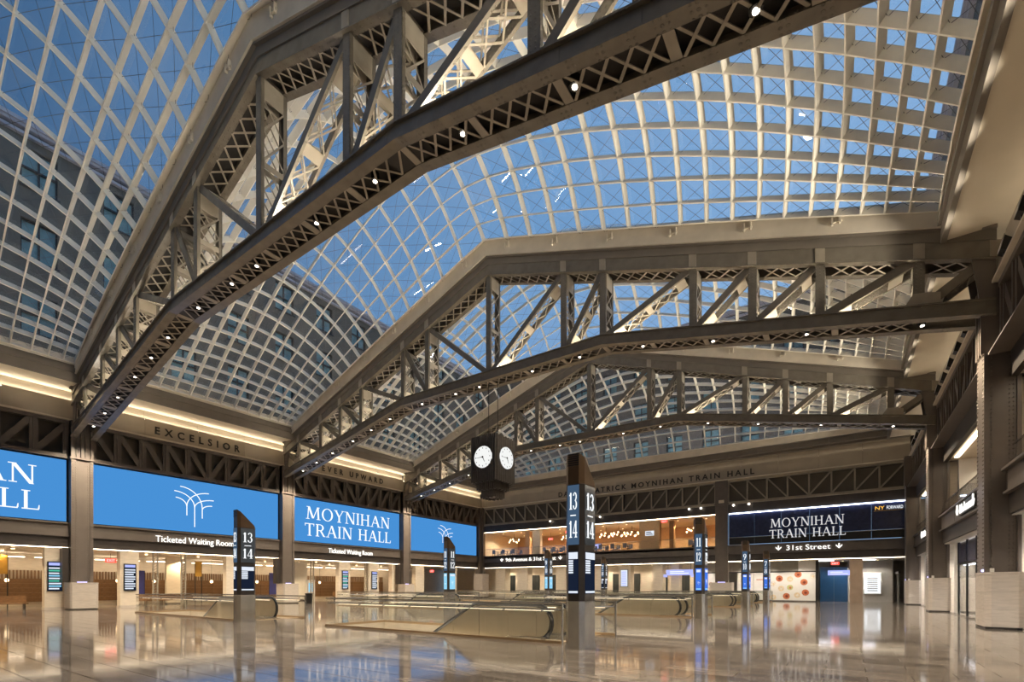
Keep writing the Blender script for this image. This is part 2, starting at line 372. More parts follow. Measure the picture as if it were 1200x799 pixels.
# edge bands and linings of the wells
for i, w in enumerate(WELLS):
    e_ = MB()
    for r in subtract([(w[0]-.116, w[1]+.116, w[2]-.116, w[3]+.116)], w): e_.box(*r, FZ-.02, FZ+.012)
    e_.build('floor_edge_band', mat('band_brass', (.45, .33, .20), .35, .3, .1, 3) if i == 0 else MATS['band_brass'], floor)
    l_ = MB(); a, b, c, d = w
    l_.box(a, a+.03, c, d, -5, FZ-.02).box(b-.03, b, c, d, -5, FZ-.02).box(a, b, c, c+.03, -5, FZ-.02).box(a, b, d-.03, d, -5, FZ-.02).box(a, b, c, d, -5.2, -5)
    l_.build('stair_well_lining', wall_stone, floor)
    MB().box(a+.5, b-.5, c+.035, c+.08, -.55, -.40).build('well_light_strip', well_e, floor)

# ------------------------------------------------------------------ long walls
BAYS = [(YB, 10.1), (10.1, 24.3), (24.3, 38.5), (38.5, YF)]
Z1, Z2, Z3, Z4, Z5, Z6 = 4.05, 4.8, 5.65, 9.85, 12.3, 14.25
BN = ['nearest', 'second', 'third', 'farthest']
def wall_truss(f, l0, l1, n, name_label, plate=.42, diag=.34, back=-.62, mat_=steel_d, zt=Z5, zb=Z4, thin=False):
    """a shallow lattice girder along a wall: chords, posts, diagonals, dark panels between"""
    c = f((l0+l1)/2, 0, zb); root = thing('wall_girder', name_label, 'girder', c, 'lattice girders under the frieze')
    MB(f).box(l0, l1, -.30, .06, zb, zb+.22).box(l0, l1, -.30, .12, zb-.04, zb+.04).build('bottom_chord', mat_, root)
    MB(f).box(l0, l1, -.30, .06, zt-.24, zt-.02).build('top_chord', mat_, root)
    st_ = (l1-l0)/n
    for i in range(n+1):
        l = l0+i*st_; h = plate/2*(.7 if i in (0, n) else 1)
        l = min(max(l, l0+h), l1-h)
        m = MB(f).box(l-h, l+h, -.18, -.02, zb+.2, zt-.2)
        if not thin: m.box(l-.05, l+.05, -.02, .04, zb+.2, zt-.2)
        m.build('post', mat_, root)
    for i in range(n):
        a, b = l0+i*st_+plate*.3, l0+(i+1)*st_-plate*.3
        up = i < n/2
        p, q = ((a, zt-.25), (b, zb+.25)) if up else ((a, zb+.25), (b, zt-.25))
        w = diag/2
        dx, dz = q[0]-p[0], q[1]-p[1]; L = math.hypot(dx, dz); nx, nz = -dz/L*w, dx/L*w
        mb = MB(f); vs = [(p[0]-nx, p[1]-nz), (q[0]-nx, q[1]-nz), (q[0]+nx, q[1]+nz), (p[0]+nx, p[1]+nz)]
        mb.hexa([(x, -.20, z) for x, z in vs]+[(x, -.05, z) for x, z in vs]); mb.build('diagonal', mat_, root)
        MB(f).box(l0+i*st_+.06, l0+(i+1)*st_-.06, back, back+.03, zb+.15, zt-.15).build('back_panel', panel_d, root)
    return root
def fascia(f, l0, l1, label, lit=True):
    c = f((l0+l1)/2, 0, Z1); root = thing('fascia_beam', label, 'beam', c, 'riveted fascia beams')
    MB(f).box(l0, l1, -.9, -.06, Z1+.03, Z2).build('lower_band', bronze, root)
    MB(f).box(l0, l1, -.9, .0, Z2, Z3).box(l0, l1, -.05, .10, Z2-.03, Z2+.05).box(l0, l1, -.05, .14, Z3-.06, Z3+.03).build('upper_band', fascia_m, root)
    if lit: MB(f).box(l0, l1, -.24, -.14, Z1-.01, Z1+.03).build('light_strip', strip_e, root)
    for l in (l0+.1, (2*l0+l1)/3, (l0+2*l1)/3, l1-.1): MB(f).box(l-.012, l+.012, .0, .012, Z2+.05, Z3-.06).build('seam_cover', steel_d, root)
    return root
def frieze(f, l0, l1, struct_name, glow=None):
    root = thing(struct_name, None, None, f((l0+l1)/2, 0, Z5), kind='structure')
    n = max(1, round((l1-l0)/3.4))
    for i in range(n):
        a, b = l0+(l1-l0)*i/n, l0+(l1-l0)*(i+1)/n
        MB(f).box(a+.008, b-.008, -.25, -.02, Z5+.08, 13.55).box(a+.008, b-.008, -.05, -.02, 13.55, 13.64).box(a+.008, b-.008, -.28, -.22, 13.57, Z6).build('frieze_panel', frieze_m, root)
    MB(f).box(l0, l1, -.34, -.285, Z5+.02, Z6).build('frieze_backing', dark, root)
    MB(f).box(l0, l1, -.3, .22, Z5-.02, Z5+.07).build('ledge', curb_m, root)
    MB(f).box(l0, l1, -.19, -.08, 13.555, 13.585).build('cove_light', glow or cove_e, root)
    return root

# columns ------------------------------------------------------------
def rivets(mb, f, ls, d, z0, z1, step=.17, r=.03):
    z = z0
    while z < z1:
        for l in ls:
            mb.add([(l-r, d, z), (l, d, z-r), (l+r, d, z), (l, d, z+r), (l, d+.03, z)], [(0,1,4), (1,2,4), (2,3,4), (3,0,4)])
        z += step
def left_column(y, lab):
    f = wL(XL); root = thing('steel_column', lab, 'column', (XL+.2, y, FZ+1.75), 'riveted steel columns')
    MB(f).box(y-.38, y+.38, -.30, .42, FZ+1.75, Z4).build('shaft', steel_d, root)
    MB(f).box(y-.56, y-.38, -.30, .50, FZ+1.75, Z4).build('flange', steel_d, root)
    MB(f).box(y+.38, y+.56, -.30, .50, FZ+1.75, Z4).build('flange', steel_d, root)
    MB(f).box(y-.9, y-.56, -.45, .12, FZ+1.75, Z1).build('side_cladding', bronze, root)
    rv = MB(f); rivets(rv, f, (y-.50, y-.44, y+.44, y+.50), .50, FZ+1.9, Z4-.1); rivets(rv, f, (y-.3, y+.3), .42, FZ+1.9, Z4-.1); rv.build('rivets', steel_d, root, kind='stuff')
    for k, (a, b) in enumerate(((-.56, -.42), (-.30, -.16), (-.07, .07), (.16, .30), (.42, .56))):
        MB(f).box(y+a, y+b, -.30, .46+.08*(k % 2 == 0), Z4, Z5-.05).build('bracket_rib', steel_d, root)
    MB(f).box(y-.56, y+.56, -.35, .38, Z4, Z5-.05).build('bracket', steel_d, root)
    MB(f).box(y-.62, y+.62, -.3, .56, Z4-.06, Z4+.06).build('cap_plate', steel_d, root)
    MB(f).box(y-.25, y+.25, .44, .47, FZ+1.76, FZ+1.80).build('accent_light', purple_e, root)
    return root
def stone_base(x0, x1, y0, y1, h, lab, ch=.10):
    root = thing('stone_plinth', lab, 'plinth', ((x0+x1)/2, (y0+y1)/2, FZ), 'stone plinths under the columns')
    def poly(i): a, b, c, d = x0+i, x1-i, y0+i, y1-i; return [(a+ch, c), (b-ch, c), (b, c+ch), (b, d-ch), (b-ch, d), (a+ch, d), (a, d-ch), (a, c+ch)]
    MB().prism(poly(.03), 'z', FZ, FZ+.08).build('plinth_foot', bronze, root)
    n = 3
    for i in range(n):
        za, zb = FZ+.08+(h-.16)*i/n, FZ+.08+(h-.16)*(i+1)/n
        MB().prism(poly(0), 'z', za, zb-.006).build('stone_course', stone, root)
    MB().prism(poly(-.015), 'z', FZ+h-.08, FZ+h).build('cap_stone', stone, root)
    return root
for i, y in enumerate(YT):
    left_column(y, 'riveted brown steel column on the left wall, '+('left of the emblem screen', 'between the emblem screen and the lettered screen', 'right of the lettered screen')[i])
    stone_base(XL-.35, XL+.98, y-.72, y+.72, 1.75, 'stone plinth of the left wall column '+('nearest the camera', 'second from the camera', 'third from the camera')[i])
for i, (a, b) in enumerate(BAYS):
    f = wL(XL); a2, b2 = a+.56, b-.56
    if i == 3: b2 = YF-.75
    wall_truss(f, a2, b2, 9 if i else 8, 'brown lattice girder above the %s left wall screen' % BN[i])
    fascia(f, a2, b2, 'brown fascia beam under the %s left wall screen' % BN[i])
    if i == 0: frieze(f, a, b-.1, 'wall_left')
    else: frieze(f, a+.1 if i else a, b-.1 if i < 3 else YF, 'wall_left')
# corner column far left
root = thing('steel_column', 'brown steel corner column where left and far walls meet', 'column', (XL+.2, YF-.4, FZ), 'riveted steel columns')
MB().box(XL-.5, XL+.22, YF-.72, YF+.2, 3.2, Z5).build('shaft', steel_d, root); MB().box(XL+.22, XL+.5, YF-.3, YF+.2, 3.2, Z5).build('flange', steel_d, root)
stone_base(XL-.6, XL+1.1, YF-1.1, YF+.3, 3.2, 'tall stone pier in the far left corner')

# screens on the left wall ------------------------------------------------
def emblem(f, cl, z0, s, d, parent):
    """three stems that each part into two arching branches"""
    def arc(x0, y0, x1, y1, bow, n=8):
        p = []
        for i in range(n+1):
            t = i/n; p.append((x0+(x1-x0)*(1-math.cos(t*math.pi/2)), y0+(y1-y0)*math.sin(t*math.pi/2)))
        return p
    lines = [[(0, 0), (0, .55)], arc(0, .5, -.46, .87, 1), arc(0, .5, .46, .74, 1), [(-.18, .28), (-.18, .56)], [(.18, .24), (.18, .50)],
             arc(-.18, .5, -.43, .71, 1), arc(-.18, .52, .34, .91, 1), arc(.18, .46, .42, .59, 1), arc(.18, .5, -.33, 1.0, 1)]
    for ln in lines:
        mb = MB(f); w = .011*s
        for (a, b), (c, e2) in zip(ln, ln[1:]):
            dx, dz = c-a, e2-b; L = math.hypot(dx, dz) or 1; nx, nz = -dz/L*w, dx/L*w
            pts = [(cl+a*s-nx, z0+b*s-nz), (cl+c*s-nx, z0+e2*s-nz), (cl+c*s+nx, z0+e2*s+nz), (cl+a*s+nx, z0+b*s+nz)]
            mb.hexa([(x, d-.004, z) for x, z in pts]+[(x, d, z) for x, z in pts])
        mb.build('emblem_line', white_e, parent)
SL = ['blue video screen at the left edge, ending in the letters N and LL', 'blue video screen with a white three-stem emblem, left of the second column',
      'blue video screen reading MOYNIHAN TRAIN HALL on the left wall', 'small blue video screen with white emblem next to the far corner']
for i, (a, b) in enumerate(BAYS):
    f = wL(XL); a2, b2 = a+.62, (b-.62 if i < 3 else b-.95); zz0, zz1 = Z3+.06, Z4-.08
    root = thing('video_screen', SL[i], 'screen', f((a2+b2)/2, -.2, zz0), 'blue screens along the left wall')
    MB(f).box(a2, b2, -.5, -.12, zz0, zz1).build('screen_body', black_m, root)
    MB(f).box(a2+.04, b2-.04, -.12, -.10, zz0+.04, zz1-.05).build('display', screen_m, root)
    c = (a2+b2)/2
    if i in (0, 2):
        serif('MOYNIHAN', f, c-5.05, 7.90, 1.18, -.085, white_e, root, width=10.1)
        serif('TRAIN HALL', f, c-5.2, 6.33, 1.16, -.085, white_e, root, width=10.4)
    else: emblem(f, c-.25 if i == 1 else c+.1, 6.15, 3.0, -.085, root)
struct('wall_left', dark, XL-.95, XL-.62, YB, YF+.3, Z1+.03, Z6)
# frieze inscriptions and fascia signs
for txt, l0, l1, lab in (('EXCELSIOR', 14.3, 20.3, 'black letters EXCELSIOR on the left frieze'), ('EVER UPWARD', 28.0, 35.4, 'black letters EVER UPWARD on the left frieze')):
    root = thing('inscription', lab, 'lettering', (XL+.1, (l0+l1)/2, 12.68)); flat_text(txt, wL(XL), l0, l1, 12.68, .03, letter_m, root, height=.52, spacing=1.9, per_letter=True, bold=.022)
for l0, l1, lab in ((14.3, 19.75, 'lit sign Ticketed Waiting Room beside the kiosk'), (28.6, 33.9, 'lit sign Ticketed Waiting Room under the lettered screen')):
    root = thing('lit_sign', lab, 'sign', (XL+.1, (l0+l1)/2, 4.75)); flat_text('Ticketed Waiting Room', wL(XL), l0, l1, 4.82, .16, warmwhite_e, root, height=.45, depth=.05, per_letter=True)

# right wall ---------------------------------------------------------------
f = wR(XR)
def right_column(y, lab):
    root = thing('steel_column', lab, 'column', (XR, y, FZ+2.0), 'riveted steel columns')
    MB().box(XR-.30, XR+.42, y-.46, y+.46, FZ+2, Z4).build('shaft', steel_d, root)
    MB().box(XR-.42, XR-.30, y-.56, y+.56, FZ+2, Z4).build('flange', steel_d, root)
    MB().box(XR+.42, XR+.53, y-.56, y+.56, FZ+2, Z4).build('flange', steel_d, root)
    rv = MB(wF(y-.46)); rivets(rv, None, (XR-.22, XR+.34, XR+.24), 0, FZ+2.1, Z4, .15)
    rv2 = MB(wR(XR-.42)); rivets(rv2, None, (y-.48, y-.38, y+.38, y+.48), 0, FZ+2.1, Z4, .15); rv.v += rv2.v; n = len(rv.v)-len(rv2.v); rv.f += [tuple(i+n for i in q) for q in rv2.f]
    rv.build('rivets', steel_d, root, kind='stuff')
    MB().box(XR-.42, XR+.55, y-.5, y+.5, Z4, Z5).build('bracket', steel_d, root)
    for k in (-.5, -.17, .17): MB().box(XR-.50, XR-.42, y+k, y+k+.16, Z4, Z5).build('bracket_rib', steel_d, root)
    MB().box(XR-.46, XR-.43, y-.55, y-.35, FZ+2.02, FZ+2.1).build('accent_light', purple_e, root)
    bx('outlet_box', white_m, XR-.28, XR-.16, y-.58, y-.5, FZ+2.0, FZ+2.14, root)
    return root
for i, y in enumerate((24.3, 38.5, 51.9)):
    right_column(y, 'riveted brown steel column on the right wall, '+('nearest and cut by the frame', 'second from the camera', 'farthest, in the corner')[i])
    stone_base(XR-.44, XR+.56, y-.85, y+.85, 2.0, 'stone plinth under the right wall column '+('at the right edge of the frame', 'second from the camera', 'in the far right corner')[i], ch=.16)
    # slanted bracket that carries the fascia beam past the column
for i, (a, b) in enumerate(BAYS):
    f = wR(XR); a2, b2 = a+.56, b-.56
    wall_truss(f, a2, b2, 8, 'brown lattice girder under the %s right frieze' % BN[i])
    fr = fascia(wR(XR+.15), a2, b2, 'brown fascia beam over the %s right wall shopfront' % BN[i], lit=False)
    frieze(f, a+.1, b-.1, 'wall_right', cove_dim)
    MB().box(XR-.32, XR+1.9, a2, b2, Z4-.10, Z4-.04).build('ceiling', steel_d, kind='structure')
    rr = thing('balcony_railing', 'glass balcony railing above the %s right wall fascia' % BN[i], 'railing', (XR+.3, (a2+b2)/2, Z3))
    for k in range(4):
        p, q = a2+.3+(b2-a2-.6)*k/4, a2+.3+(b2-a2-.6)*(k+1)/4
        bx('glass_panel', rail_g, XR+.28, XR+.30, p+.02, q-.02, Z3+.03, Z3+.78, rr)
    MB().box(XR+.26, XR+.32, a2+.3, b2-.3, Z3+.78, Z3+.82).build('top_rail', steelss, rr)
    # balcony room behind
    struct('wall_right', wood_l, XR+4.2, XR+4.4, a, b, Z3-.2, Z4)
    struct('ceiling', ceil_m, XR+.3, XR+4.4, a2, b2, 8.9, 9.05)
    struct('wall_right', bronze, XR+.25, XR+.45, a2, b2, 8.85, Z4-.1)
    struct('floor', dark, XR+.2, XR+4.4, a, b, Z3-.25, Z3-.05)
    struct('wall_right', white_m, XR+.9, XR+4.2, b2-.2, b2+.1, Z3, 8.9)
    st2 = thing('ceiling_strip', 'long light strip in the ceiling of the %s right balcony' % BN[i], 'lamp', (XR+.7, (a2+b2)/2, 8.85)); bx('diffuser', strip_e, XR+.60, XR+.80, a2+.4, b2-1.0, 8.85, 8.895, st2)
    # shopfront below
    sf = thing('shopfront', 'glazed shopfront of the %s bay in the right wall' % BN[i], 'shopfront', (XR+1.2, (a2+b2)/2, FZ))
    xg = XR+.76; n = 5; bb = b2 if i < 3 else 50.9; edge = [a2+.4+(bb-a2-1.6)*k/n for k in range(n+1)]
    for k in range(n):
        p, q = edge[k], edge[k+1]
        bx('glass_panel', dark_g if k == 2 else rail_g, xg-.012, xg+.012, p+.03, q-.03, FZ+.02, 2.75, sf)
        bx('transom_panel', navy, xg-.02, xg+.02, p+.03, q-.03, 2.85, Z1-.1, sf)
    for k in range(n+1): bx('mullion', black_m, xg-.05, xg+.05, edge[k]-.03, edge[k]+.03, FZ, Z1-.03, sf)
    bx('transom_bar', black_m, xg-.05, xg+.05, edge[0], edge[-1], 2.75, 2.85, sf)
    bx('door_light', strip_w, xg+.15, xg+.25, edge[0]+.2, edge[-1]-.2, 2.70, 2.74, sf)
    bx('end_panel', white_m, XR+.68, XR+.84, edge[-1]+.03, bb-.33, FZ, Z1-.03, sf)
    struct('wall_right', white_m, XR+4.0, XR+4.2, a, b, FZ, Z1)
    struct('ceiling', white_m, XR+.3, XR+4.2, a, b, Z1-.02, Z1+.02)
    bx('display_cabinet', white_m, XR+2.6, XR+3.4, b2-4.2, b2-2.8, FZ, FZ+1.0, label='white cabinet inside the %s right shop' % BN[i], cat='cabinet')
    lt = bx('shop_ceiling_light', strip_w, XR+1.6, XR+2.0, a2+1, b2-1, 3.98, 4.02, label='long white ceiling light inside the %s right shop' % BN[i], cat='lamp')
for l0, l1, lab in ((32.0, 27.8, 'lit sign 8th Avenue over the nearer right shopfront'), (45.6, 41.4, 'lit sign 8th Avenue over the farther right shopfront')):
    root = thing('lit_sign', lab, 'sign', (XR, (l0+l1)/2, 5.0)); F_ = wR(XR+.15)
    flat_text('8th Avenue', F_, l0-.7, l1+.7, 5.03, .16, warmwhite_e, root, height=.42, depth=.03, per_letter=True); MB(F_).box(min(l0, l1)+.4, max(l0, l1)-.4, 0, .13, 4.96, 5.52).build('sign_backing', black_m, root)
    for l in (l0-.3, l1+.3):
        MB(F_).hexa([(l-.05, .15, 5.1), (l+.05, .15, 5.1), (l+.05, .15, 5.5), (l-.05, .15, 5.5), (l-.05, .2, 5.1), (l+.05, .2, 5.1), (l+.05, .2, 5.5), (l-.05, .2, 5.5)]).build('arrow', warmwhite_e, root)
        MB(F_).prism([(l-.2, 5.18), (l, 5.0), (l+.2, 5.18), (l+.2, 5.27), (l, 5.1), (l-.2, 5.27)], 'y', .15, .2).build('arrow', warmwhite_e, root)

for y in (10.1, 24.3, 38.5, YF+.25):                      # party walls between the right shops
    struct('wall_right', wall_stone, XR+.58, XR+4.2, y-.12, y+.12, FZ, Z1-.03); struct('wall_right', wall_stone, XR+.58, XR+4.2, y-.12, y+.12, Z3-.05, 8.9)
struct('wall_right', grey_p, XR+.2, XR+.4, YF+4.6, YF+9, FZ, Z1); struct('wall_far', grey_p, XR, 12, YF+8, YF+8.2, FZ, Z4)
# soffits, skylight curbs along the long walls, roof around
struct('ceiling', soffit_m, XL-.3, XC-CUR-.05, YB, YF, Z6, Z6+.1)
struct('ceiling', soffit_m, XC+CUR+.05, XR+.3, YB, YF, Z6, Z6+.1)
for nm, x0, x1 in (('trim_1', XC-CUR-.12, XC-CUR+.05), ('trim_2', XC+CUR-.05, XC+CUR+.12)):
    struct(nm, mould_m, x0, x1, YB, YF, Z6-.06, 15.35)
struct('trim_3', mould_m, XC-CUR-.05, XC-CUR+.16, YB, YF, 14.75, 15.0); struct('trim_4', mould_m, XC+CUR-.16, XC+CUR+.05, YB, YF, 14.75, 15.0)
struct('ceiling', dark, -50, XC-CUR-.1, YB-3, YF+12, 15.35, 15.55); struct('ceiling', dark, XC+CUR+.1, 14, YB-3, YF+12, 15.35, 15.55)
# wall behind the camera
struct('wall_back', frieze_m, -52, 12, YB-.6, YB-.3, 0, 15.4)
struct('ceiling', soffit_m, XL, XR, YB-.3, YB+.9, Z6, Z6+.1)
struct('wall_right', grey_p, XR+6.5, XR+6.7, YB, YF+9, 0, 15.4)

# ------------------------------------------------------------------ far wall
f = wF(YF); XA, XB_, XM0, XM1 = XL+.45, XR-.35, -11.05, -9.85
wall_truss(f, XA, XM0, 18, 'brown lattice girder over the far balcony', .13, .12, -.5, thin=True, mat_=steel)
wall_truss(f, XM1, XB_, 8, 'brown lattice girder over the dark far sign', .13, .12, -.5, thin=True, mat_=steel)
root = thing('steel_column', 'brown steel column left of the dark far sign', 'column', (-10.45, YF, FZ+1.9), 'riveted steel columns')
MB(f).box(XM0, XM1, -.5, .12, FZ+1.9, Z5).build('shaft', steel_d, root); MB(f).box(XM0-.12, XM1+.12, -.3, .16, Z4-.05, Z4+.1).build('cap_plate', steel_d, root)
bx('lamp_box', soffit_m, -10.7, -10.2, YF-.2, YF-.12, Z4+.15, Z4+.45, root); MB(f).box(-10.8, -10.1, .13, .16, FZ+1.9, FZ+1.95).build('accent_light', purple_e, root)
stone_base(-11.5, -9.4, YF-.65, YF+.7, 1.9, 'stone plinth under the far wall column')
fascia(f, XA, XM0, 'brown fascia beam under the far balcony'); fascia(f, XM1, XB_, 'brown fascia beam under the dark far sign')
frieze(f, XL, XR, 'wall_far', cove_dim)
tx = thing('inscription', 'black letters DANIEL PATRICK MOYNIHAN TRAIN HALL on the far frieze', 'lettering', (-18.4, YF-.1, 12.62))
flat_text('DANIEL PATRICK MOYNIHAN TRAIN HALL', f, -29.35, -7.45, 12.62, .03, letter_m, tx, height=.54, spacing=1.5, per_letter=True, bold=.022)
# stepped cornice between the far frieze and the far skylight
st_ = thing('trim_5', None, None, (XC, YF, Z6), kind='structure')
for k, (y0, z0, z1) in enumerate(((YF-.35, Z6-.05, 14.55), (YF-.75, 14.4, 14.95), (YF-1.05, 14.85, 15.35))):
    n = 8
    for j in range(n):
        a, b = XL+(XR-XL)*j/n, XL+(XR-XL)*(j+1)/n
        bx('cornice_block', mould_m, a+.006, b-.006, y0, YF+.2, z0, z1, st_)
struct('wall_far', bronze, XA, XM0, YF+.0, YF+.2, 8.95, Z4); struct('wall_far', bronze, XM1, XB_, YF, YF+.2, 8.95, Z4)
struct('ceiling', dark, -50, 14, YF+.2, YF+9, 15.35, 15.55)
struct('wall_far', dark, -50, 14, YF+.62, YF+.8, 9.05, 15.35); struct('wall_right', dark, XR+.72, XR+.9, YB, YF+.6, Z4, 15.35)
# dark sign panel
sign_e = emis('sign_letter', (.80, .80, .82), .85)
sg = thing('sign_panel', 'dark navy sign panel reading MOYNIHAN TRAIN HALL on the far wall', 'sign', (-3, YF, Z3+.2))
n = 6
for k in range(n):
    a, b = XM1+.1+(XB_-XM1-.1)*k/n, XM1+.1+(XB_-XM1-.1)*(k+1)/n
    bx('panel', navy, a+.006, b-.006, YF+.02, YF+.1, 6.48, 8.8, sg); bx('lower_panel', black_m, a+.006, b-.006, YF+.0, YF+.08, Z3+.08, 6.40, sg)
bx('light_strip', strip_w, XM1+.1, XB_, YF-.1, YF-.03, 8.80, 8.87, sg); bx('shelf_rail', steelss, XM1+.1, XB_, YF-.05, YF+.05, 6.40, 6.46, sg)
serif('MOYNIHAN', f, -6.05, 7.22, .82, .06, sign_e, sg, width=5.9, depth=.06); serif('TRAIN HALL', f, -6.15, 6.18, .80, .06, sign_e, sg, width=6.1, depth=.06)
flat_text('NY', f, 2.05, 2.70, 8.20, .05, emis('gold_lit', (1, .55, .08), 1.2), sg, height=.30); flat_text('FORWARD', f, 2.85, 3.95, 8.20, .05, white_e, sg, height=.28); bx('underline', gold, 1.95, 3.98, YF-.03, YF, 8.08, 8.12, sg)
def lit_sign(txt, lab, l0, l1, z, h, f):
    root = thing('lit_sign', lab, 'sign', f((l0+l1)/2, .1, z)); flat_text(txt, f, l0+.9, l1-.9, z, .16, warmwhite_e, root, height=h, depth=.05, per_letter=True)
    for l in (l0+.25, l1-.25):
        MB(f).box(l-.05, l+.05, .12, .16, z+.1, z+h).build('arrow', warmwhite_e, root)
        MB(f).prism([(l-.24, z+.24), (l, z), (l+.24, z+.24), (l+.24, z+.36), (l, z+.13), (l-.24, z+.36)], 'y', .12, .16).build('arrow', warmwhite_e, root)
lit_sign('31st Street', 'lit sign 31st Street with arrows under the dark sign', -5.6, -.3, 4.98, .46, f)
lit_sign('9th Avenue & 31st Street', 'lit sign 9th Avenue and 31st Street under the far balcony', -38.2, -28.8, 4.85, .46, f)
# balcony restaurant
struct('floor', wood, XL-.5, XM1, YF+.0, YF+9, Z3-.3, Z3-.1); struct('ceiling', ceil_m, XL-.5, XM1, YF+.2, YF+9, 8.92, 9.05)
struct('wall_far', wood_l, XL-.5, XM1, YF+8.8, YF+9, Z3-.1, 8.95); struct('wall_left', wall_stone, XL-.5, XL+.1, YF+.2, YF+9, Z3-.1, 8.95); struct('wall_right', wood_l, XM1-.3, XM1-.1, YF+.6, YF+9, Z3-.1, 8.95)
rl = thing('balcony_railing', 'glass railing along the far restaurant balcony', 'railing', (-26, YF-.02, Z3))
n = 16
for k in range(n):
    a, b = XA+(XM0-XA)*k/n, XA+(XM0-XA)*(k+1)/n; bx('glass_panel', rail_g, a+.02, b-.02, YF-.03, YF-.01, Z3+.03, Z3+.92, rl)
bx('top_rail', steelss, XA, XM0, YF-.05, YF+.01, Z3+.92, Z3+.95, rl); bx('light_strip', strip_e, XA, XM0, YF+.06, YF+.14, 8.87, 8.92, rl)
for k, (x0, x1, y, m, lab) in enumerate(((-35.6, -34.9, 2.0, wood_l, 'oak pier in the left end of the far balcony'), (-33.9, -32.8, 1.2, wall_stone, 'stone pier of the far balcony left of the glass room'), (-19.6, -17.3, 1.5, wood_l, 'wide oak pier with a small sign on the far balcony'),
                                      (-16.4, -15.9, 2.2, wood, 'slim dark post on the far balcony right of the oak pier'), (-27.2, -26.6, 3, wood, 'dark wooden post behind the tall kiosk on the far balcony'))):
    pr = thing('restaurant_pier', lab, 'pier', ((x0+x1)/2, YF+y, Z3-.1)); bx('pier_body', m, x0, x1, YF+y, YF+y+.6, Z3-.1, 8.92, pr); bx('skirting', bronze, x0-.02, x1+.02, YF+y-.02, YF+y+.62, Z3-.1, Z3+.05, pr)
    if k == 2: bx('sign_face', disp_w, -18.9, -17.9, YF+y-.05, YF+y-.01, 7.3, 7.85, pr); [bx('print_row', disp_d, -18.8, -18.0-.12*q, YF+y-.056, YF+y-.05, 7.40+.14*q, 7.47+.14*q, pr) for q in range(3)]
for k, (x, y) in enumerate(((-38.2, 3.2), (-30.0, 3.5), (-29.0, 4.2), (-24.6, 3.5), (-22.8, 3.2), (-21.4, 4.0), (-14.2, 4))):
    ch = thing('chandelier', ('fan-shaped chandelier over the left balcony tables', 'cluster lamp seen left of the tall kiosk', 'cluster lamp deeper behind the kiosk edge', 'row lamp over the balcony bar, leftmost', 'row lamp over the balcony bar, middle', 'row lamp over the balcony bar, rightmost', 'lamp near the right end of the far balcony')[k], 'lamp', (x, YF+y, 8.9), 'balcony lamps')
    MB().sweep([(x, YF+y, 8.9), (x, YF+y, 8.3)], .02, 5).build('rod', black_m, ch)
    for j in range(9):
        a = j/9*6.28; p = (x+.75*math.cos(a), YF+y+.5*math.sin(a), 7.9+.22*math.sin(j*2.1)); MB().sweep([(x, YF+y, 8.3), p], .012, 4).build('arm', bronze, ch); MB().lathe(p, [(.02, -.10), (.09, -.04), (.09, .04), (.02, .10)], 6).build('bulb', globe_e, ch)
# chairs and tables on the balcony
def cafe_chair(loc, rz, lab):
    t = thing('cafe_chair', lab, 'chair', loc, 'chairs along the far balcony'); t.rotation_euler[2] = rz; X = Vector(loc)
    def P(name, m, a): bx(name, m, X.x+a[0], X.x+a[1], X.y+a[2], X.y+a[3], X.z+a[4], X.z+a[5], t)
    P('seat', CHM, (-.24, .24, -.24, .24, .42, .48)); P('backrest', CHM, (-.24, .24, .2, .25, .48, .95))
    for a in (-.22, .18):
        for b in (-.22, .18): P('leg', black_m, (a, a+.04, b, b+.04, 0, .42))
    return t
CHM = mat('chair_fabric', (.16, .17, .22), .7, 0, .2, 8)
def cafe_table(loc, lab):
    t = thing('cafe_table', lab, 'table', loc, 'tables along the far balcony'); MB().lathe(loc, [(.4, .72), (.4, .76)], 12).build('table_top', white_m, t); MB().lathe(loc, [(.22, 0), (.22, .03), (.04, .05), (.04, .72)], 8).build('pedestal', black_m, t); return t
xs = [-39.6, -38.0, -36.4, -31.6, -30.2, -28.8, -25.4, -23.9, -22.4, -20.9, -13.6]
proto = None
for k, x in enumerate(xs):
    cafe_table((x, YF+1.25, Z3-.1), 'round white cafe table on the far balcony, %s from the left' % ['first','second','third','fourth','fifth','sixth','seventh','eighth','ninth','tenth','eleventh'][k])
    for s in (-1, 1):
        lab = 'dark cafe chair %s the %s balcony table from the left' % ('in front of' if s < 0 else 'behind', ['first','second','third','fourth','fifth','sixth','seventh','eighth','ninth','tenth','eleventh'][k]); L = (x, YF+1.25+s*.72, Z3-.1)
        if proto is None: proto = cafe_chair(L, 0, lab); c = proto
        else: c = dup(proto, L, None, lab)
        c.rotation_euler[2] = 0 if s > 0 else math.pi
tv = thing('monitor', 'small lit monitor on the balcony bar', 'monitor', (-25.6, YF+2.9, Z3-.1)); bx('stand', black_m, -25.7, -25.5, YF+2.9, YF+3.0, Z3-.1, Z3+.6, tv); bx('bezel', black_m, -26.25, -24.95, YF+2.9, YF+2.96, Z3+.55, Z3+1.2, tv); bx('screen', disp_p, -26.18, -25.02, YF+2.885, YF+2.9, Z3+.6, Z3+1.15, tv)
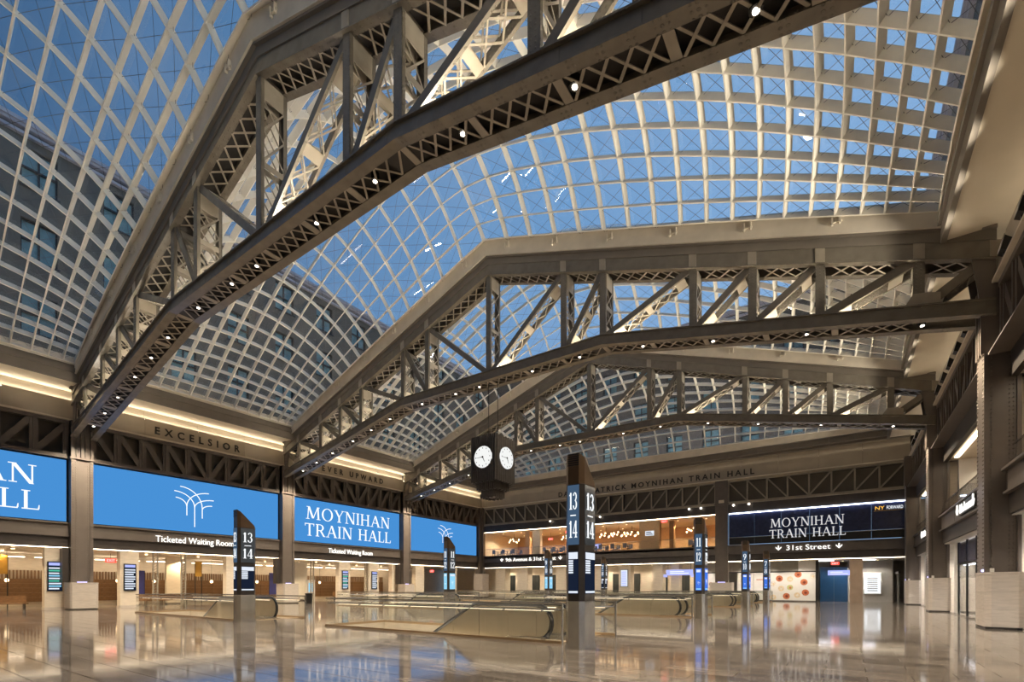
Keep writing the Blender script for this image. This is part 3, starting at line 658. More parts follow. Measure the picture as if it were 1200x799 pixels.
# small lamps under the far girder
for k, x in enumerate((-30.4, -26.0, -23.7, -13.6, -12.4, -9.3, -7.9)):
    lt = thing('girder_lamp', 'small round lamp under the far girder, %s from the left' % ['first','second','third','fourth','fifth','sixth','seventh'][k], 'lamp', (x, YF-.25, Z4-.25), 'lamps under the far girder')
    MB().sweep([(x, YF-.04, Z4+.06), (x, YF-.25, Z4-.12)], .03, 6).build('stem', black_m, lt); MB().lathe((x, YF-.27, Z4-.28), [(.04, 0), (.10, .05), (.10, .12), (.04, .17)], 8).build('lens', lamp_e, lt)

# ground floor beyond the far wall
struct('ceiling', ceil_m, XL, XR+.3, YF+.2, YF+10, Z1+.0, Z1+.08)
struct('wall_far', wall_stone, XL-9, -12.9, YF+4, YF+4.2, FZ, Z1)
pil = (('far left', -39.8, -38.2), ('second', -36.2, -34.6), ('third, right of the low door', -30.3, -28.9), ('fourth, at the tall kiosk', -25.2, -23.8), ('fifth, bearing a lit board', -21.9, -20.5), ('sixth', -17.9, -16.8), ('seventh', -15.9, -15.0))
for nm, x0, x1 in pil:
    p = thing('stone_pillar', 'square cream pillar under the far balcony, '+nm, 'pillar', ((x0+x1)/2, YF+1.6, FZ), 'pillars under the far balcony')
    bx('shaft', wall_stone, x0, x1, YF+1.0, YF+2.2, FZ+.15, Z1, p); bx('skirting', stone, x0-.03, x1+.03, YF+.97, YF+2.23, FZ, FZ+.15, p)
    bx('uplight', strip_e, x0+.3, x1-.3, YF+2.5, YF+2.6, Z1-.05, Z1-.01, p)
WINS = ((-39.3, -38.6), (-36.1, -34.6), (-33.2, -31.9), (-27.4, -25.6), (-23.8, -22.4), (-21.5, -20.5), (-17.7, -17.2), (-15.8, -14.7))
for k, (x0, x1) in enumerate(WINS):
    w = thing('window_%d' % (k+1), None, None, ((x0+x1)/2, YF+4, FZ+.7), kind='structure')
    bx('window_frame', black_m, x0-.08, x1+.08, YF+3.93, YF+4.0, FZ+.7, 3.1, w); bx('pane', mat('dark_window', (.03, .035, .035), .1) if k == 0 else MATS['dark_window'], x0, x1, YF+3.9, YF+3.93, FZ+.8, 3.0, w); bx('glazing_bar', black_m, (x0+x1)/2-.03, (x0+x1)/2+.03, YF+3.88, YF+3.93, FZ+.7, 3.1, w)
pb = thing('departure_board', 'tall lit information board on the fifth far pillar', 'screen', (-21.2, YF+.95, 1.6)); bx('bezel', black_m, -21.65, -20.75, YF+.9, YF+1.0, 1.5, 3.5, pb); bx('display', disp_w, -21.6, -20.8, YF+.88, YF+.9, 1.55, 3.45, pb)
for k in range(9): bx('text_row', disp_p, -21.5, -20.95, YF+.872, YF+.88, 1.65+.19*k, 1.74+.19*k, pb)
hs = thing('hanging_sign', 'lit lilac hanging sign left of the far column', 'sign', (-15.0, YF+.4, 2.7)); bx('sign_face', disp_p, -16.2, -13.4, YF+.4, YF+.5, 2.75, 3.35, hs); bx('lower_tab', disp_p, -16.5, -16.1, YF+.4, YF+.5, 2.55, 2.85, hs); bx('lower_tab', disp_p, -13.6, -13.2, YF+.4, YF+.5, 2.55, 2.85, hs)
for x in (-16, -13.6): MB().sweep([(x, YF+.45, 3.35), (x, YF+.45, Z1)], .02, 5).build('hanger', black_m, hs)
for q in range(2): bx('print_row', white_e, -15.8, -13.8-.5*q, YF+.392, YF+.4, 2.92+.18*q, 3.0+.18*q, hs)
# hoarding with printed pastries, right of the kiosks
hb = thing('poster_wall', 'white hoarding printed with round pastries, right of the kiosks', 'poster', (-4.2, YF+2.4, FZ)); yb = YF+2.4
bx('board', white_m, -6.3, -2.45, yb, yb+.1, FZ+.12, 2.95, hb); bx('base_rail', steelss, -12.9, -2.4, yb-.02, yb+.1, FZ, FZ+.12, hb); bx('head_rail', black_m, -12.9, -2.4, yb-.03, yb+.1, 2.95, 3.05, hb); bx('end_post', black_m, -2.45, -2.2, yb-.05, yb+.3, FZ, Z1, hb)
for k in range(7): bx('upper_panel', grey_p if k < 6 else white_m, -12.9+k*1.5+.01, -12.9+(k+1)*1.5-.01, yb, yb+.1, 3.05, Z1, hb)
FILL = mat('jam_filling', (.20, .035, .02), .4, 0, .3, 9)
cols = [mat('glaze_red', (.50, .16, .07), .4, 0, .4, 9), mat('glaze_cream', (.68, .55, .36), .5, 0, .2, 9), mat('glaze_pistachio', (.50, .50, .22), .5, 0, .3, 9), mat('glaze_white', (.66, .62, .55), .5, 0, .3, 9)]
for k, (u, v, c) in enumerate(((.20,.80,0), (.44,.78,1), (.62,.95,0), (.94,.88,3), (.75,.66,0), (.06,.60,3), (.24,.42,1), (.44,.46,2), (.36,.13,0), (.60,.17,1), (.78,.27,0), (.06,.08,1))):
    x = -6.3+3.85*u; z = FZ+.2+2.6*v; r = .31 if c == 0 else .27
    MB().lathe((x, yb-.012, z), [(r, .012), (r, .004), (r*.8, 0)], 14, 'y').build('printed_pastry', cols[c], hb); MB().lathe((x+.02, yb-.016, z-.02), [(r*.42, .006), (r*.42, 0)], 10, 'y').build('printed_filling', FILL if c == 0 else cols[(c+2) % 4], hb)
for k, (x0, x1) in enumerate(((-12.9, -11.6), (-9.4, -7.9), (-7.85, -6.35))):
    b2 = bx('poster_wall', white_m, x0, x1, yb, yb+.1, FZ+.12, 2.95, label='white hoarding panel '+('left of the far column plinth', 'right of the far column plinth', 'with a thin red heading, behind the kiosks')[k], cat='poster')
    if k == 2: bx('printed_heading', cols[0], x0+.25, x1-.5, yb-.004, yb, 2.2, 2.28, b2)
    else:
        for q in range(3): MB().lathe(((x0+x1)/2-.35+.3*q, yb-.008, .7+.55*q), [(.22, .008), (.2, 0)], 10, 'y').build('printed_pastry', cols[q % 2], b2)
struct('wall_far', grey_p, -12.9, XR, YF+8, YF+8.2, FZ, Z1)
struct('wall_far', mat('brown_pier', (.40, .30, .22), .5, 0, .08, 2), .25, 1.2, YF+1.0, YF+2.2, FZ, Z1)                 # brown pier right of the blue doors
ed = thing('door_1', None, None, (-1.1, YF+5.5, FZ), kind='structure'); yd = YF+5.5
for x0, x1 in ((-2.2, -1.05), (-1.03, .1)): bx('door_leaf', blue_door, x0, x1, yd, yd+.1, FZ, 3.5, ed)
bx('door_jamb', grey_p, .1, 1.3, yd-.05, yd+.1, FZ, Z1, ed); bx('button_panel', black_m, .35, .6, yd-.08, yd-.05, 1.0, 1.7, ed)
hs2 = thing('hanging_sign', 'lit lilac hanging sign in front of the blue doors', 'sign', (-.6, YF+3.6, 2.6)); bx('sign_face', disp_p, -1.5, .35, YF+3.6, YF+3.7, 2.62, 3.1, hs2); [bx('print_row', white_e, -1.3, .1-.4*q, YF+3.592, YF+3.6, 2.74+.16*q, 2.80+.16*q, hs2) for q in range(2)]
for x in (-1.3, .15): MB().sweep([(x, YF+3.65, 3.1), (x, YF+3.65, Z1)], .02, 5).build('hanger', black_m, hs2)
for k, (x, y, z, lab) in enumerate(((-.9, YF+3, 3.6, 'red exit sign over the blue doors'), (-29.9, YF+3.4, 8.5, 'red exit sign inside the far balcony'), (-16.6, YF+1.0, 8.6, 'red exit sign near the oak pier on the far balcony'), (-33.4, YF+5.0, 7.9, 'red exit sign at the left of the far balcony'))):
    es = thing('exit_sign', lab, 'sign', (x, y, z), 'red exit signs'); bx('case', white_m, x-.34, x+.34, y+.02, y+.08, z, z+.3, es); bx('lit_face', red_m, x-.32, x+.32, y, y+.02, z+.02, z+.28, es); flat_text('EXIT', wF(y), x-.25, x+.25, z+.07, .012, white_e, es, height=.16, depth=.008)
    MB().sweep([(x, y+.05, z+.3), (x, y+.05, 8.93 if z > 5 else Z1)], .015, 4).build('hanger', black_m, es)
lb = thing('map_case', 'glowing white map case beyond the brown pier', 'display', (2.0, YF+5.3, .9)); bx('frame', white_m, 1.35, 2.75, YF+5.3, YF+5.4, .8, 2.9, lb); bx('lit_face', white_e, 1.43, 2.67, YF+5.28, YF+5.3, .88, 2.82, lb)
for k in range(7): bx('print_row', grey_p, 1.65, 2.45, YF+5.274, YF+5.28, 1.1+.2*k, 1.18+.2*k, lb)
struct('wall_far', grey_p, 1.3, 3.6, YF+5.4, YF+5.6, FZ, Z1)
gd = thing('door_2', None, None, (3.9, YF+3.0, FZ), kind='structure')
for k in range(2): bx('door_leaf', dark_g, 3.75, 3.79, YF+1.2+k*1.6, YF+2.7+k*1.6, FZ, 2.7, gd)
bx('door_frame', black_m, 3.7, 3.84, YF+1.1, YF+4.5, 2.7, 2.85, gd)
for k in range(4): lp = bx('ceiling_lamp', strip_w if k > 1 else strip_e, -9+3.2*k, -7.4+3.2*k, YF+3.2, YF+3.5, Z1-.04, Z1, label='flat ceiling lamp beyond the %s far right concourse bay' % ['first', 'second', 'third', 'fourth'][k], cat='lamp')

# ------------------------------------------------------------------ waiting room behind the left wall
struct('wall_left', wall_stone, -52.4, -52.2, YB, YF+6, FZ, Z1+.1)
struct('ceiling', ceil_m, -52.4, XL-.62, YB, YF+6, Z1+.03, Z1+.15)
def pier(y0, y1, lab, board=None, x=XL-.55, d=.6):
    p = thing('stone_pier', lab, 'pier', (x, (y0+y1)/2, FZ), 'stone piers of the waiting room front')
    bx('shaft', wall_stone, x-d, x, y0, y1, FZ+.15, Z1+.03, p); bx('skirting', stone, x-d-.02, x+.02, y0-.02, y1+.02, FZ, FZ+.15, p)
    if board: 
        c = (y0+y1)/2; b = thing('departure_board', 'tall lit departure board on the '+lab, 'screen', (x+.05, c, 1.3), 'departure boards'); bx('bezel', black_m, x+.02, x+.10, c-.36, c+.36, 1.25, 3.15, b); bx('display', disp_d, x+.10, x+.11, c-.33, c+.33, 1.28, 3.12, b); bx('header', disp_p, x+.11, x+.115, c-.30, c+.30, 2.90, 3.08, b)
        for k in range(9): bx('text_row', (disp_w, disp_c, disp_w, mat_g)[k % 4 if board == 2 else 0], x+.11, x+.115, c-.30, c+.30 if k % 3 else c+.2, 1.36+.165*k, 1.45+.165*k, b)
    return p
mat_g = emis('display_green', (.10, .55, .38), 1.0)
pier(8.5, 9.45, 'stone pier behind the nearest left column', 2)
pier(12.4, 13.5, 'stone pier right of the nearest left column', 1)
pier(19.5, 20.1, 'narrow stone pier behind the left kiosk'); pier(30.3, 31.6, 'stone pier with coloured board under the lettered screen', 2)
pier(34.0, 35.3, 'stone pier with pale board under the lettered screen', 1); pier(37.2, 37.6, 'narrow stone pier beside the third left column')
pier(40.8, 42.2, 'broad stone pier in the farthest left bay'); pier(47.0, 48.2, 'stone pier right of the farthest left kiosk'); pier(1.0, 2.0, 'stone pier at the left edge of the waiting room', 1)
def lattice_post(y, x=XL-.8):
    p = thing('lattice_post', 'lattice steel post in the waiting room near %s' % {14.6: 'the pale departure board', 16.45: 'the blue banner', 27.45: 'the second left column', 33.8: 'the pale board under the lettered screen'}[y], 'post', (x, y, FZ), 'lattice posts')
    for s in (-1, 1): bx('angle', steel, x-.08, x+.08, y+s*.14-.03, y+s*.14+.03, FZ, Z1+.03, p)
    for k in range(18): MB().beam((x+.05, y-.14, FZ+.2*k+.1), (x+.05, y+.14, FZ+.2*k+.3), .02, .04, (1,0,0)).build('lacing', steel, p)
for y in (14.6, 16.45, 27.45, 33.8): lattice_post(y)
# wooden back panelling, in boards
pw = thing('wood_panelling', 'walnut board panelling along the waiting room back wall', 'panelling', (-52.1, 20, FZ))
for k in range(20):
    a = -3.5+2.4*k
    if k in (6, 14): continue
    for j in range(5): bx('board', wood, -52.185, -52.12, a+.01, a+2.39, FZ+.3+.36*j, FZ+.655+.36*j, pw)
    for j in range(12): bx('slat', wood, -52.185, -52.1, a+.05+.2*j, a+.13+.2*j, FZ+2.1, FZ+2.75, pw)
for k, (y0, y1, x0, h, m, lab) in enumerate(((17.2, 18.3, -47.5, Z1, wall_stone, 'white partition inside the waiting room'), (5.6, 6.8, -46, Z1, wall_stone, 'cream partition left of the nearest column'), (28.2, 29.6, -46.5, Z1, white_m, 'white partition left of the coloured board'), (44.5, 46.2, -46, Z1, wall_stone, 'cream partition in the farthest bay'), (21.8, 23, -47, Z1, wall_stone, 'cream partition behind the second left column'), (10.6, 11.6, -48, Z1, wall_stone, 'cream partition right of the nearest column'))):
    w = thing('partition', lab, 'wall', (x0, (y0+y1)/2, FZ)); bx('body', m, x0-.3, x0, y0, y1, FZ+.1, h, w); bx('skirting', bronze, x0-.31, x0+.01, y0-.01, y1+.01, FZ, FZ+.1, w)
for k, (y, x, m, w_, lab) in enumerate(((15.55, -49.5, mat('blue_banner', (.05, .06, .28), .5, 0, .1, 3), 1.5, 'blue display panel behind the lattice posts'), (26.3, -47, MATS['blue_banner'], .9, 'blue display panel near the second column'), (19.05, -46, gold, .5, 'gold panel right of the white partition'), (7.3, -47, gold, .7, 'gold panel left of the nearest column'))):
    b = thing('freestanding_banner', lab, 'banner', (x, y, FZ)); bx('panel_face', m, x-.06, x, y-w_/2, y+w_/2, FZ+.7 if k < 2 else 2.4, 2.9 if k < 2 else 3.7, b)
    for s in (-1, 1): bx('upright', black_m, x-.05, x-.01, y+s*w_/2-.03, y+s*w_/2+.03, FZ, 3.7 if k > 1 else 2.9, b)
kk = thing('ticket_kiosk', 'ticket machine with blue screen under the lettered screen', 'machine', (-44, 28.4, FZ)); bx('cabinet', white_m, -44.3, -43.9, 28.0, 28.8, FZ, 2.2, kk); bx('screen', disp_c, -43.9, -43.88, 28.1, 28.7, 1.0, 1.9, kk)
kk = thing('ticket_kiosk', 'ticket machine with small screen beside the first lattice post', 'machine', (-46.2, 27.2, FZ)); bx('cabinet', white_m, -46.5, -46.1, 26.9, 27.5, FZ, 2.4, kk); bx('screen', disp_p, -46.1, -46.08, 26.95, 27.45, 1.2, 2.2, kk)
def bench(y0, y1, x, lab):
    b = thing('waiting_bench', lab, 'bench', (x, (y0+y1)/2, FZ), 'waiting room benches'); bx('seat', wood, x-.28, x+.28, y0, y1, .42, .50, b); bx('backrest', wood, x-.32, x-.24, y0, y1, .50, .95, b)
    for y in (y0+.15, (y0+y1)/2, y1-.15): bx('leg', black_m, x-.25, x+.25, y-.03, y+.03, FZ, .42, b)
for a in ((5.2, 8.0, -43.6, 'wooden bench left of the nearest column'), (14.2, 18, -45.5, 'long wooden bench behind the first left kiosk'), (25.6, 27.2, -44.2, 'wooden bench right of the second left column'), (31.8, 33.6, -45, 'wooden bench between the two boards'), (11, 12.2, -46.5, 'short bench right of the nearest column')): bench(*a)
for k, (y, x) in enumerate(((3.8, -49), (4.6, -48), (6.4, -47.5), (8.1, -50), (11.4, -47.5), (14.0, -48), (16.8, -49), (18.9, -50), (21.4, -49), (24.0, -49), (25.4, -48.5), (27.9, -50), (33.4, -50), (36.2, -49), (39.6, -49))):
    g = thing('globe_lamp', 'glowing globe pendant in the waiting room, %s from the left' % ['first','second','third','fourth','fifth','sixth','seventh','eighth','ninth','tenth','eleventh','twelfth','thirteenth','fourteenth','fifteenth'][k], 'lamp', (x, y, 2.0), 'globe pendants')
    MB().lathe((x, y, 2.0), [(.03, -.13), (.10, -.09), (.13, 0), (.10, .09), (.03, .13)], 10).build('globe', globe_e, g, smooth=True); MB().sweep([(x, y, 2.12), (x, y, Z1)], .01, 4).build('cord', black_m, g)
for k in range(13):
    y = -1+3.6*k; st3 = bx('ceiling_strip', strip_e, -51.2, -50.9, y, y+3.0, Z1-.3, Z1-.26, label='warm ceiling strip washing the waiting room back wall, %s from the left' % ['first','second','third','fourth','fifth','sixth','seventh','eighth','ninth','tenth','eleventh','twelfth','thirteenth'][k], cat='lamp', group='waiting room strips')
    for x in (-44, -47): 
        q = thing('ceiling_spot', 'round ceiling spot in the waiting room, %s row, %s from the left' % ('front' if x > -45 else 'back', ['first','second','third','fourth','fifth','sixth','seventh','eighth','ninth','tenth','eleventh','twelfth','thirteenth'][k]), 'lamp', (x, y+1.2, Z1), 'ceiling spots of the waiting room'); MB().lathe((x, y+1.2, Z1-.1), [(.09, 0), (.09, .13)], 8).build('lens', lamp_e if False else globe_e, q); MB().lathe((x, y+1.2, Z1-.06), [(.11, 0), (.11, .08)], 8).build('collar', white_m, q)
for y, x, lab in ((13.0, -46, 'red exit sign near the pale departure board'), (11.2, -45.5, 'red exit sign right of the nearest column'), (33.2, -45, 'red exit sign under the lettered screen'), (45.6, -44, 'red exit sign right of the farthest left kiosk')):
    es = thing('exit_sign', lab, 'sign', (x, y, 3.3), 'red exit signs'); bx('case', white_m, x-.08, x-.02, y-.36, y+.36, 3.35, 3.68, es); bx('lit_face', red_m, x-.02, x, y-.34, y+.34, 3.37, 3.66, es); flat_text('EXIT', wL(x), y-.25, y+.25, 3.43, .012, white_e, es, height=.18, depth=.008); MB().sweep([(x-.05, y, 3.68), (x-.05, y, Z1)], .015, 4).build('hanger', black_m, es)
def spot(loc, p, ang=130, col=WARM, name='ceiling_spot_lamp'):
    l = bpy.data.lights.new(name, 'SPOT'); l.energy = p; l.color = col; l.spot_size = R(ang); l.spot_blend = .5; l.shadow_soft_size = .08
    o = bpy.data.objects.new(name, l); C.objects.link(o); o.location = loc; return o
for k in range(13):
    for x in (-44, -47): spot((x, .2+3.6*k, Z1-.12), 140*ROOM, 130, WARM3)
def fixture(x, y, z, lab, grp, p, col=WARM, m=None):
    q = thing('recessed_lamp', lab, 'lamp', (x, y, z), grp); MB().lathe((x, y, z-.05), [(.08, 0), (.08, .03)], 8).build('lens', m or globe_e, q); MB().lathe((x, y, z-.04), [(.12, 0), (.12, .06)], 8).build('ring', white_m, q); spot((x, y, z-.07), p, 140, col)
ON = ['first','second','third','fourth','fifth','sixth','seventh','eighth','ninth','tenth','eleventh','twelfth']
for k in range(10):
    fixture(-39.5+3.0*k, YF+2.4, 8.93, 'recessed ceiling lamp of the far balcony, front row, %s from the left' % ON[k], 'recessed lamps of the far balcony', 170*ROOM, WARM2)
    fixture(-38.5+3.0*k, YF+6.2, 8.93, 'recessed ceiling lamp of the far balcony, back row, %s from the left' % ON[k], 'recessed lamps of the far balcony', 170*ROOM, WARM2)
    fixture(-38.9+2.9*k, YF+2.9, Z1+.0, 'recessed lamp under the far balcony, %s from the left' % ON[k], 'recessed lamps under the far balcony', 90*ROOM, (1, .86, .66))
for k in range(5): fixture(-11.5+2.6*k, YF+1.0, Z1+.0, 'recessed lamp in front of the hoarding and blue doors, %s from the left' % ON[k], 'recessed lamps over the hoarding', 75*ROOM, (1, .9, .78)); fixture(-1.2+.9*k, YF+4.2, Z1, 'recessed lamp beyond the brown pier, %s from the left' % ON[k], 'recessed lamps beyond the brown pier', 50*ROOM, (1, .93, .84))
for i, (a, b) in enumerate(BAYS[1:]):
    for k in range(4):
        y = a+2.2+(b-a-4)*k/3
        fixture(XR+2.6, y, 8.9, 'recessed lamp in the %s right balcony ceiling, %s from the camera' % (BN[i+1], ON[k]), 'recessed lamps of the right balconies', 60*ROOM); fixture(XR+1.9, y, Z1-.02, 'recessed lamp in the %s right shop ceiling, %s from the camera' % (BN[i+1], ON[k]), 'recessed lamps of the right shops', 160*ROOM, (1, .95, .88), strip_w)

# ------------------------------------------------------------------ roof trusses (one built at y = 0 round XC, then copied)
def ub(s): return 20.76-.338*abs(s)                       # underside of the upper chord
def lt(s): return 14.83 if abs(s) <= 7.6 else 14.83-.209*(abs(s)-7.6)    # top of the lower chord
LCH, HP = .52, .50
NODES = [0, 5.25, 7.6, 12.2, 14.75, 17.3, 20.45]
def slab(mb, s0, s1, y0, y1, z0, z1, fn):
    """bar between s0 and s1 that follows the line fn, offset z0..z1"""
    mb.hexa([(XC+s0, y0, fn(s0)+z0), (XC+s1, y0, fn(s1)+z0), (XC+s1, y1, fn(s1)+z0), (XC+s0, y1, fn(s0)+z0), (XC+s0, y0, fn(s0)+z1), (XC+s1, y0, fn(s1)+z1), (XC+s1, y1, fn(s1)+z1), (XC+s0, y1, fn(s0)+z1)]); return mb
def lacing(mb, a, b, y, n, w=.07, t=.02):
    """crossed flat bars between the two planes of a double member; a, b = points on its centre line"""
    a = Vector(a); b = Vector(b); d = (b-a)/n; nrm = Vector((-(b-a).z, 0, (b-a).x)).normalized()
    for i in range(n):
        p, q = a+d*i, a+d*(i+1)
        for s in (-1, 1): mb.beam(p+Vector((0, -y*s, 0))+nrm*.012*s, q+Vector((0, y*s, 0))+nrm*.012*s, t, w, nrm)
    return mb
def make_truss():
    t = thing('roof_truss', 'x', 'truss', (XC, 0, 11.2), 'gabled roof trusses')
    E = 22.55
    for sg in (-1, 1):
        u = MB()
        for y in (-1, 1): slab(u, 0, sg*E, y*HP-.05, y*HP+.05, 0, .62, ub); slab(u, 0, sg*E, y*HP-.16 if y > 0 else y*HP-.14, y*HP+.14 if y > 0 else y*HP+.16, -.05, 0, ub)
        o = u.build('upper_chord', steel_r, t)
        slab(MB(), 0, sg*E, -HP+.05, HP-.05, .42, .46, ub).build('cover_plate', dark, o)
        for a, b in zip(NODES, NODES[1:]+[E]):
            for q in (-HP-.075, HP+.05): slab(MB(), sg*(b-.17), sg*(b+.17), q, q+.025, 0, .62, ub).build('splice_plate', steel, o)
            n = max(2, round((b-a-.7)/.62)); p0, p1 = a+.4, b-.35
            lacing(MB(), (XC+sg*p0, 0, ub(p0)-.03), (XC+sg*p1, 0, ub(p1)-.03), HP-.14, n).build('lacing', steel, o)
        c = slab(MB(), 0, sg*E, -.60, .60, .62, .98, ub); slab(c, 0, sg*E, -.72, .72, .98, 1.10, ub); slab(c, 0, sg*E, -.66, .66, 1.10, 1.34, ub)
        c.build('capping', mould_m, t)
    segs = [(-E, -7.6), (-7.6, 7.6), (7.6, E)]
    for s0, s1 in segs:
        l = MB()
        for y in (-1, 1):
            slab(l, s0, s1, y*HP-.05, y*HP+.05, -LCH, 0, lt)
            slab(l, s0, s1, y*HP-.15, y*HP+.15, -.05, 0, lt); slab(l, s0, s1, y*HP-.17, y*HP+.17, -LCH-.05, -LCH, lt)
        o = l.build('lower_chord', steel_r, t)
        ca, cb = (s0, s1) if s0 == -7.6 else ((s0+2.2, s1) if s0 < 0 else (s0, s1-2.2))
        slab(MB(), ca, cb, -HP+.05, HP-.05, -.30, -.26, lt).build('cover_plate', dark, o)
        n0 = max(2, round((cb-ca)/2.4)); stp = (cb-ca)/n0
        for k in range(n0):
            a, b = ca+stp*k, ca+stp*(k+1)
            slab(MB(), a-.12, a+.12, -HP, HP, -LCH-.03, -LCH, lt).build('batten_plate', steel, o)
            lacing(MB(), (XC+a+.16, 0, lt(a+.16)-LCH-.01), (XC+b-.16, 0, lt(b-.16)-LCH-.01), HP-.17, 4).build('lacing', steel, o)
        for k in range(int((s1-s0)/1.9)):
            a = s0+.6+1.9*k
            for q in (-HP-.062, HP+.05): slab(MB(), a, a+.9, q, q+.012, -LCH+.05, -.08, lt).build('splice_plate', steel_r, o)
    for sg in (-1, 1):                                   # cover plates at the kinks
        MB().box(XC+sg*7.6-.7, XC+sg*7.6+.7, -HP+.03, HP-.03, 14.83-LCH-.02, 14.83-LCH+.06).build('kink_plate', dark, t)
    for s in sorted({n*q for n in NODES for q in (-1, 1)}):
        v = MB(); zb, zt = lt(s)-.02, ub(s)+.02
        for y in (-1, 1):
            v.box(XC+s-.17, XC+s+.17, y*HP-.02, y*HP+.02, zb, zt)
            for q in (-1, 1): v.box(XC+s+q*.15-.02, XC+s+q*.15+.02, y*HP-(.02 if y < 0 else .12), y*HP+(.12 if y < 0 else .02), zb, zt)
        o = v.build('vertical', steel_r, t)
        L = zt-zb
        if L > 1.2:
            for q in (-1, 1):
                for za, zc in ((zt-min(.9, L*.25), zt), (zb, zb+min(.55, L*.15)), (zb+L*.42, zb+L*.42+.22)): bx('batten_plate', steel, XC+s+q*.15-.012, XC+s+q*.15+.012, -HP, HP, za, zc, o)
            g = MB()
            for q in (-1, 1):
                n = max(1, round(L*.55/.8)); 
                z0, z1 = zb+min(.55, L*.15), zt-min(.9, L*.25)
                for i in range(n):
                    for k in (-1, 1): g.beam((XC+s+q*.16, -k*(HP-.1), z0+(z1-z0)*i/n), (XC+s+q*.16, k*(HP-.1), z0+(z1-z0)*(i+1)/n), .015, .055, (1,0,0))
            g.build('lacing', steel, o)
    for sg in (-1, 1):
        for a, b in zip(NODES, NODES[1:]+[22.4]):
            p = Vector((XC+sg*(a+.12), 0, lt(a)-.05)); q = Vector((XC+sg*(b-.05), 0, ub(b)+.1)); d = (q-p).normalized(); nrm = Vector((-d.z, 0, d.x))
            m = MB(); ww = .30 if a < 16 else .34
            for y in (-1, 1): m.beam(p+Vector((0, y*(HP-.12), 0)), q+Vector((0, y*(HP-.12), 0)), .10, ww, (0,1,0))
            o = m.build('diagonal', steel_r, t); L = (q-p).length
            for e_ in (-1, 1):
                off = nrm*e_*ww*.46
                for (c0, c1) in ((.10, .20), (.80, .90), (.46, .52)) if L > 3.5 else ((.15, .3), (.7, .85)):
                    MB().beam(p+d*L*c0+off, p+d*L*c1+off, 2*HP-.24, .02, (0,1,0)).build('batten_plate', steel, o)
            g = MB()
            for e_ in (-1, 1):
                off = nrm*e_*ww*.46
                if L > 3.5:
                    for c0, c1 in ((.20, .46), (.52, .80)): lacing(g, p+d*L*c0+off, p+d*L*c1+off, HP-.17, max(1, round(L*(c1-c0)/.75)), .055)
            if g.v: g.build('lacing', steel, o)
        # gusset plates at the end joint
        for y in (-1, 1):
            s0 = 20.45
            poly = [(XC+sg*(s0-.50), lt(s0)-.05), (XC+sg*(s0+.62), lt(s0+.62)-.05), (XC+sg*(s0+.62), lt(s0)+.30), (XC+sg*(s0+.17), lt(s0)+.42), (XC+sg*(s0-.17), lt(s0)+.48)]
            MB().prism(poly, 'y', y*HP+.03*y, y*HP+.055*y).build('gusset_plate', steel, t)
            MB().prism([(XC+sg*21.9, ub(21.9)), (XC+sg*E, ub(E)), (XC+sg*E, lt(E)-LCH), (XC+sg*(E-.35), lt(E)-LCH)], 'y', y*HP-.03, y*HP+.03).build('end_plate', steel_d, t)
    # linear uplights lying in the lower chord
    for s0, s1 in ((-19.5, -8.2), (-7.0, -.6), (.6, 7.0), (8.2, 19.5)): slab(MB(), s0, s1, -.07, .07, -.18, -.14, lt).build('uplight', UPM, t)
    return t
UPM = emis('uplight_glow', (1, .88, .70), 26*UPLIGHT)
T1 = make_truss()
trusses = [T1]
for k in (1, 2): trusses.append(dup(T1))
for k, o in enumerate(trusses):
    o.location = (XC, YT[k], 11.2)
    o['label'] = ('nearest brown gabled roof truss crossing the top of the picture', 'middle brown gabled roof truss in front of the clock', 'farthest brown gabled roof truss behind the clock')[k]
# downlights slung under the trusses
SP = (-20.6, -18.6, -16.4, -13.8, -11.6, -9.5, -6.2, -3.1, -1.1, 2.9, 6.0, 9.6, 13.0, 16.8, 20.6)
ORD = ['first','second','third','fourth','fifth','sixth','seventh','eighth','ninth','tenth','eleventh','twelfth','thirteenth','fourteenth','fifteenth']
for k, y in enumerate(YT):
    for j, s in enumerate(SP):
        z = lt(s)-LCH-.02; x = XC+s
        d = thing('truss_downlight', 'round downlight under the %s roof truss, %s from the left' % (('nearest', 'middle', 'farthest')[k], ORD[j]), 'lamp', (x, y, z), 'downlights under the trusses')
        MB().lathe((x, y, z-.02), [(.065, 0), (.065, .05)], 12).build('lens', lamp_e, d); MB().lathe((x, y, z+.0), [(.13, 0), (.13, .22), (.05, .26)], 10).build('housing', black_m, d)
        if j % 2 == 0:
            l = bpy.data.lights.new('downlight', 'SPOT'); l.energy = 950*DOWN; l.color = WARM; l.spot_size = R(136); l.spot_blend = .5; l.shadow_soft_size = .1
            lo = bpy.data.objects.new('downlight', l); C.objects.link(lo); lo.location = (x, y, z-.06)

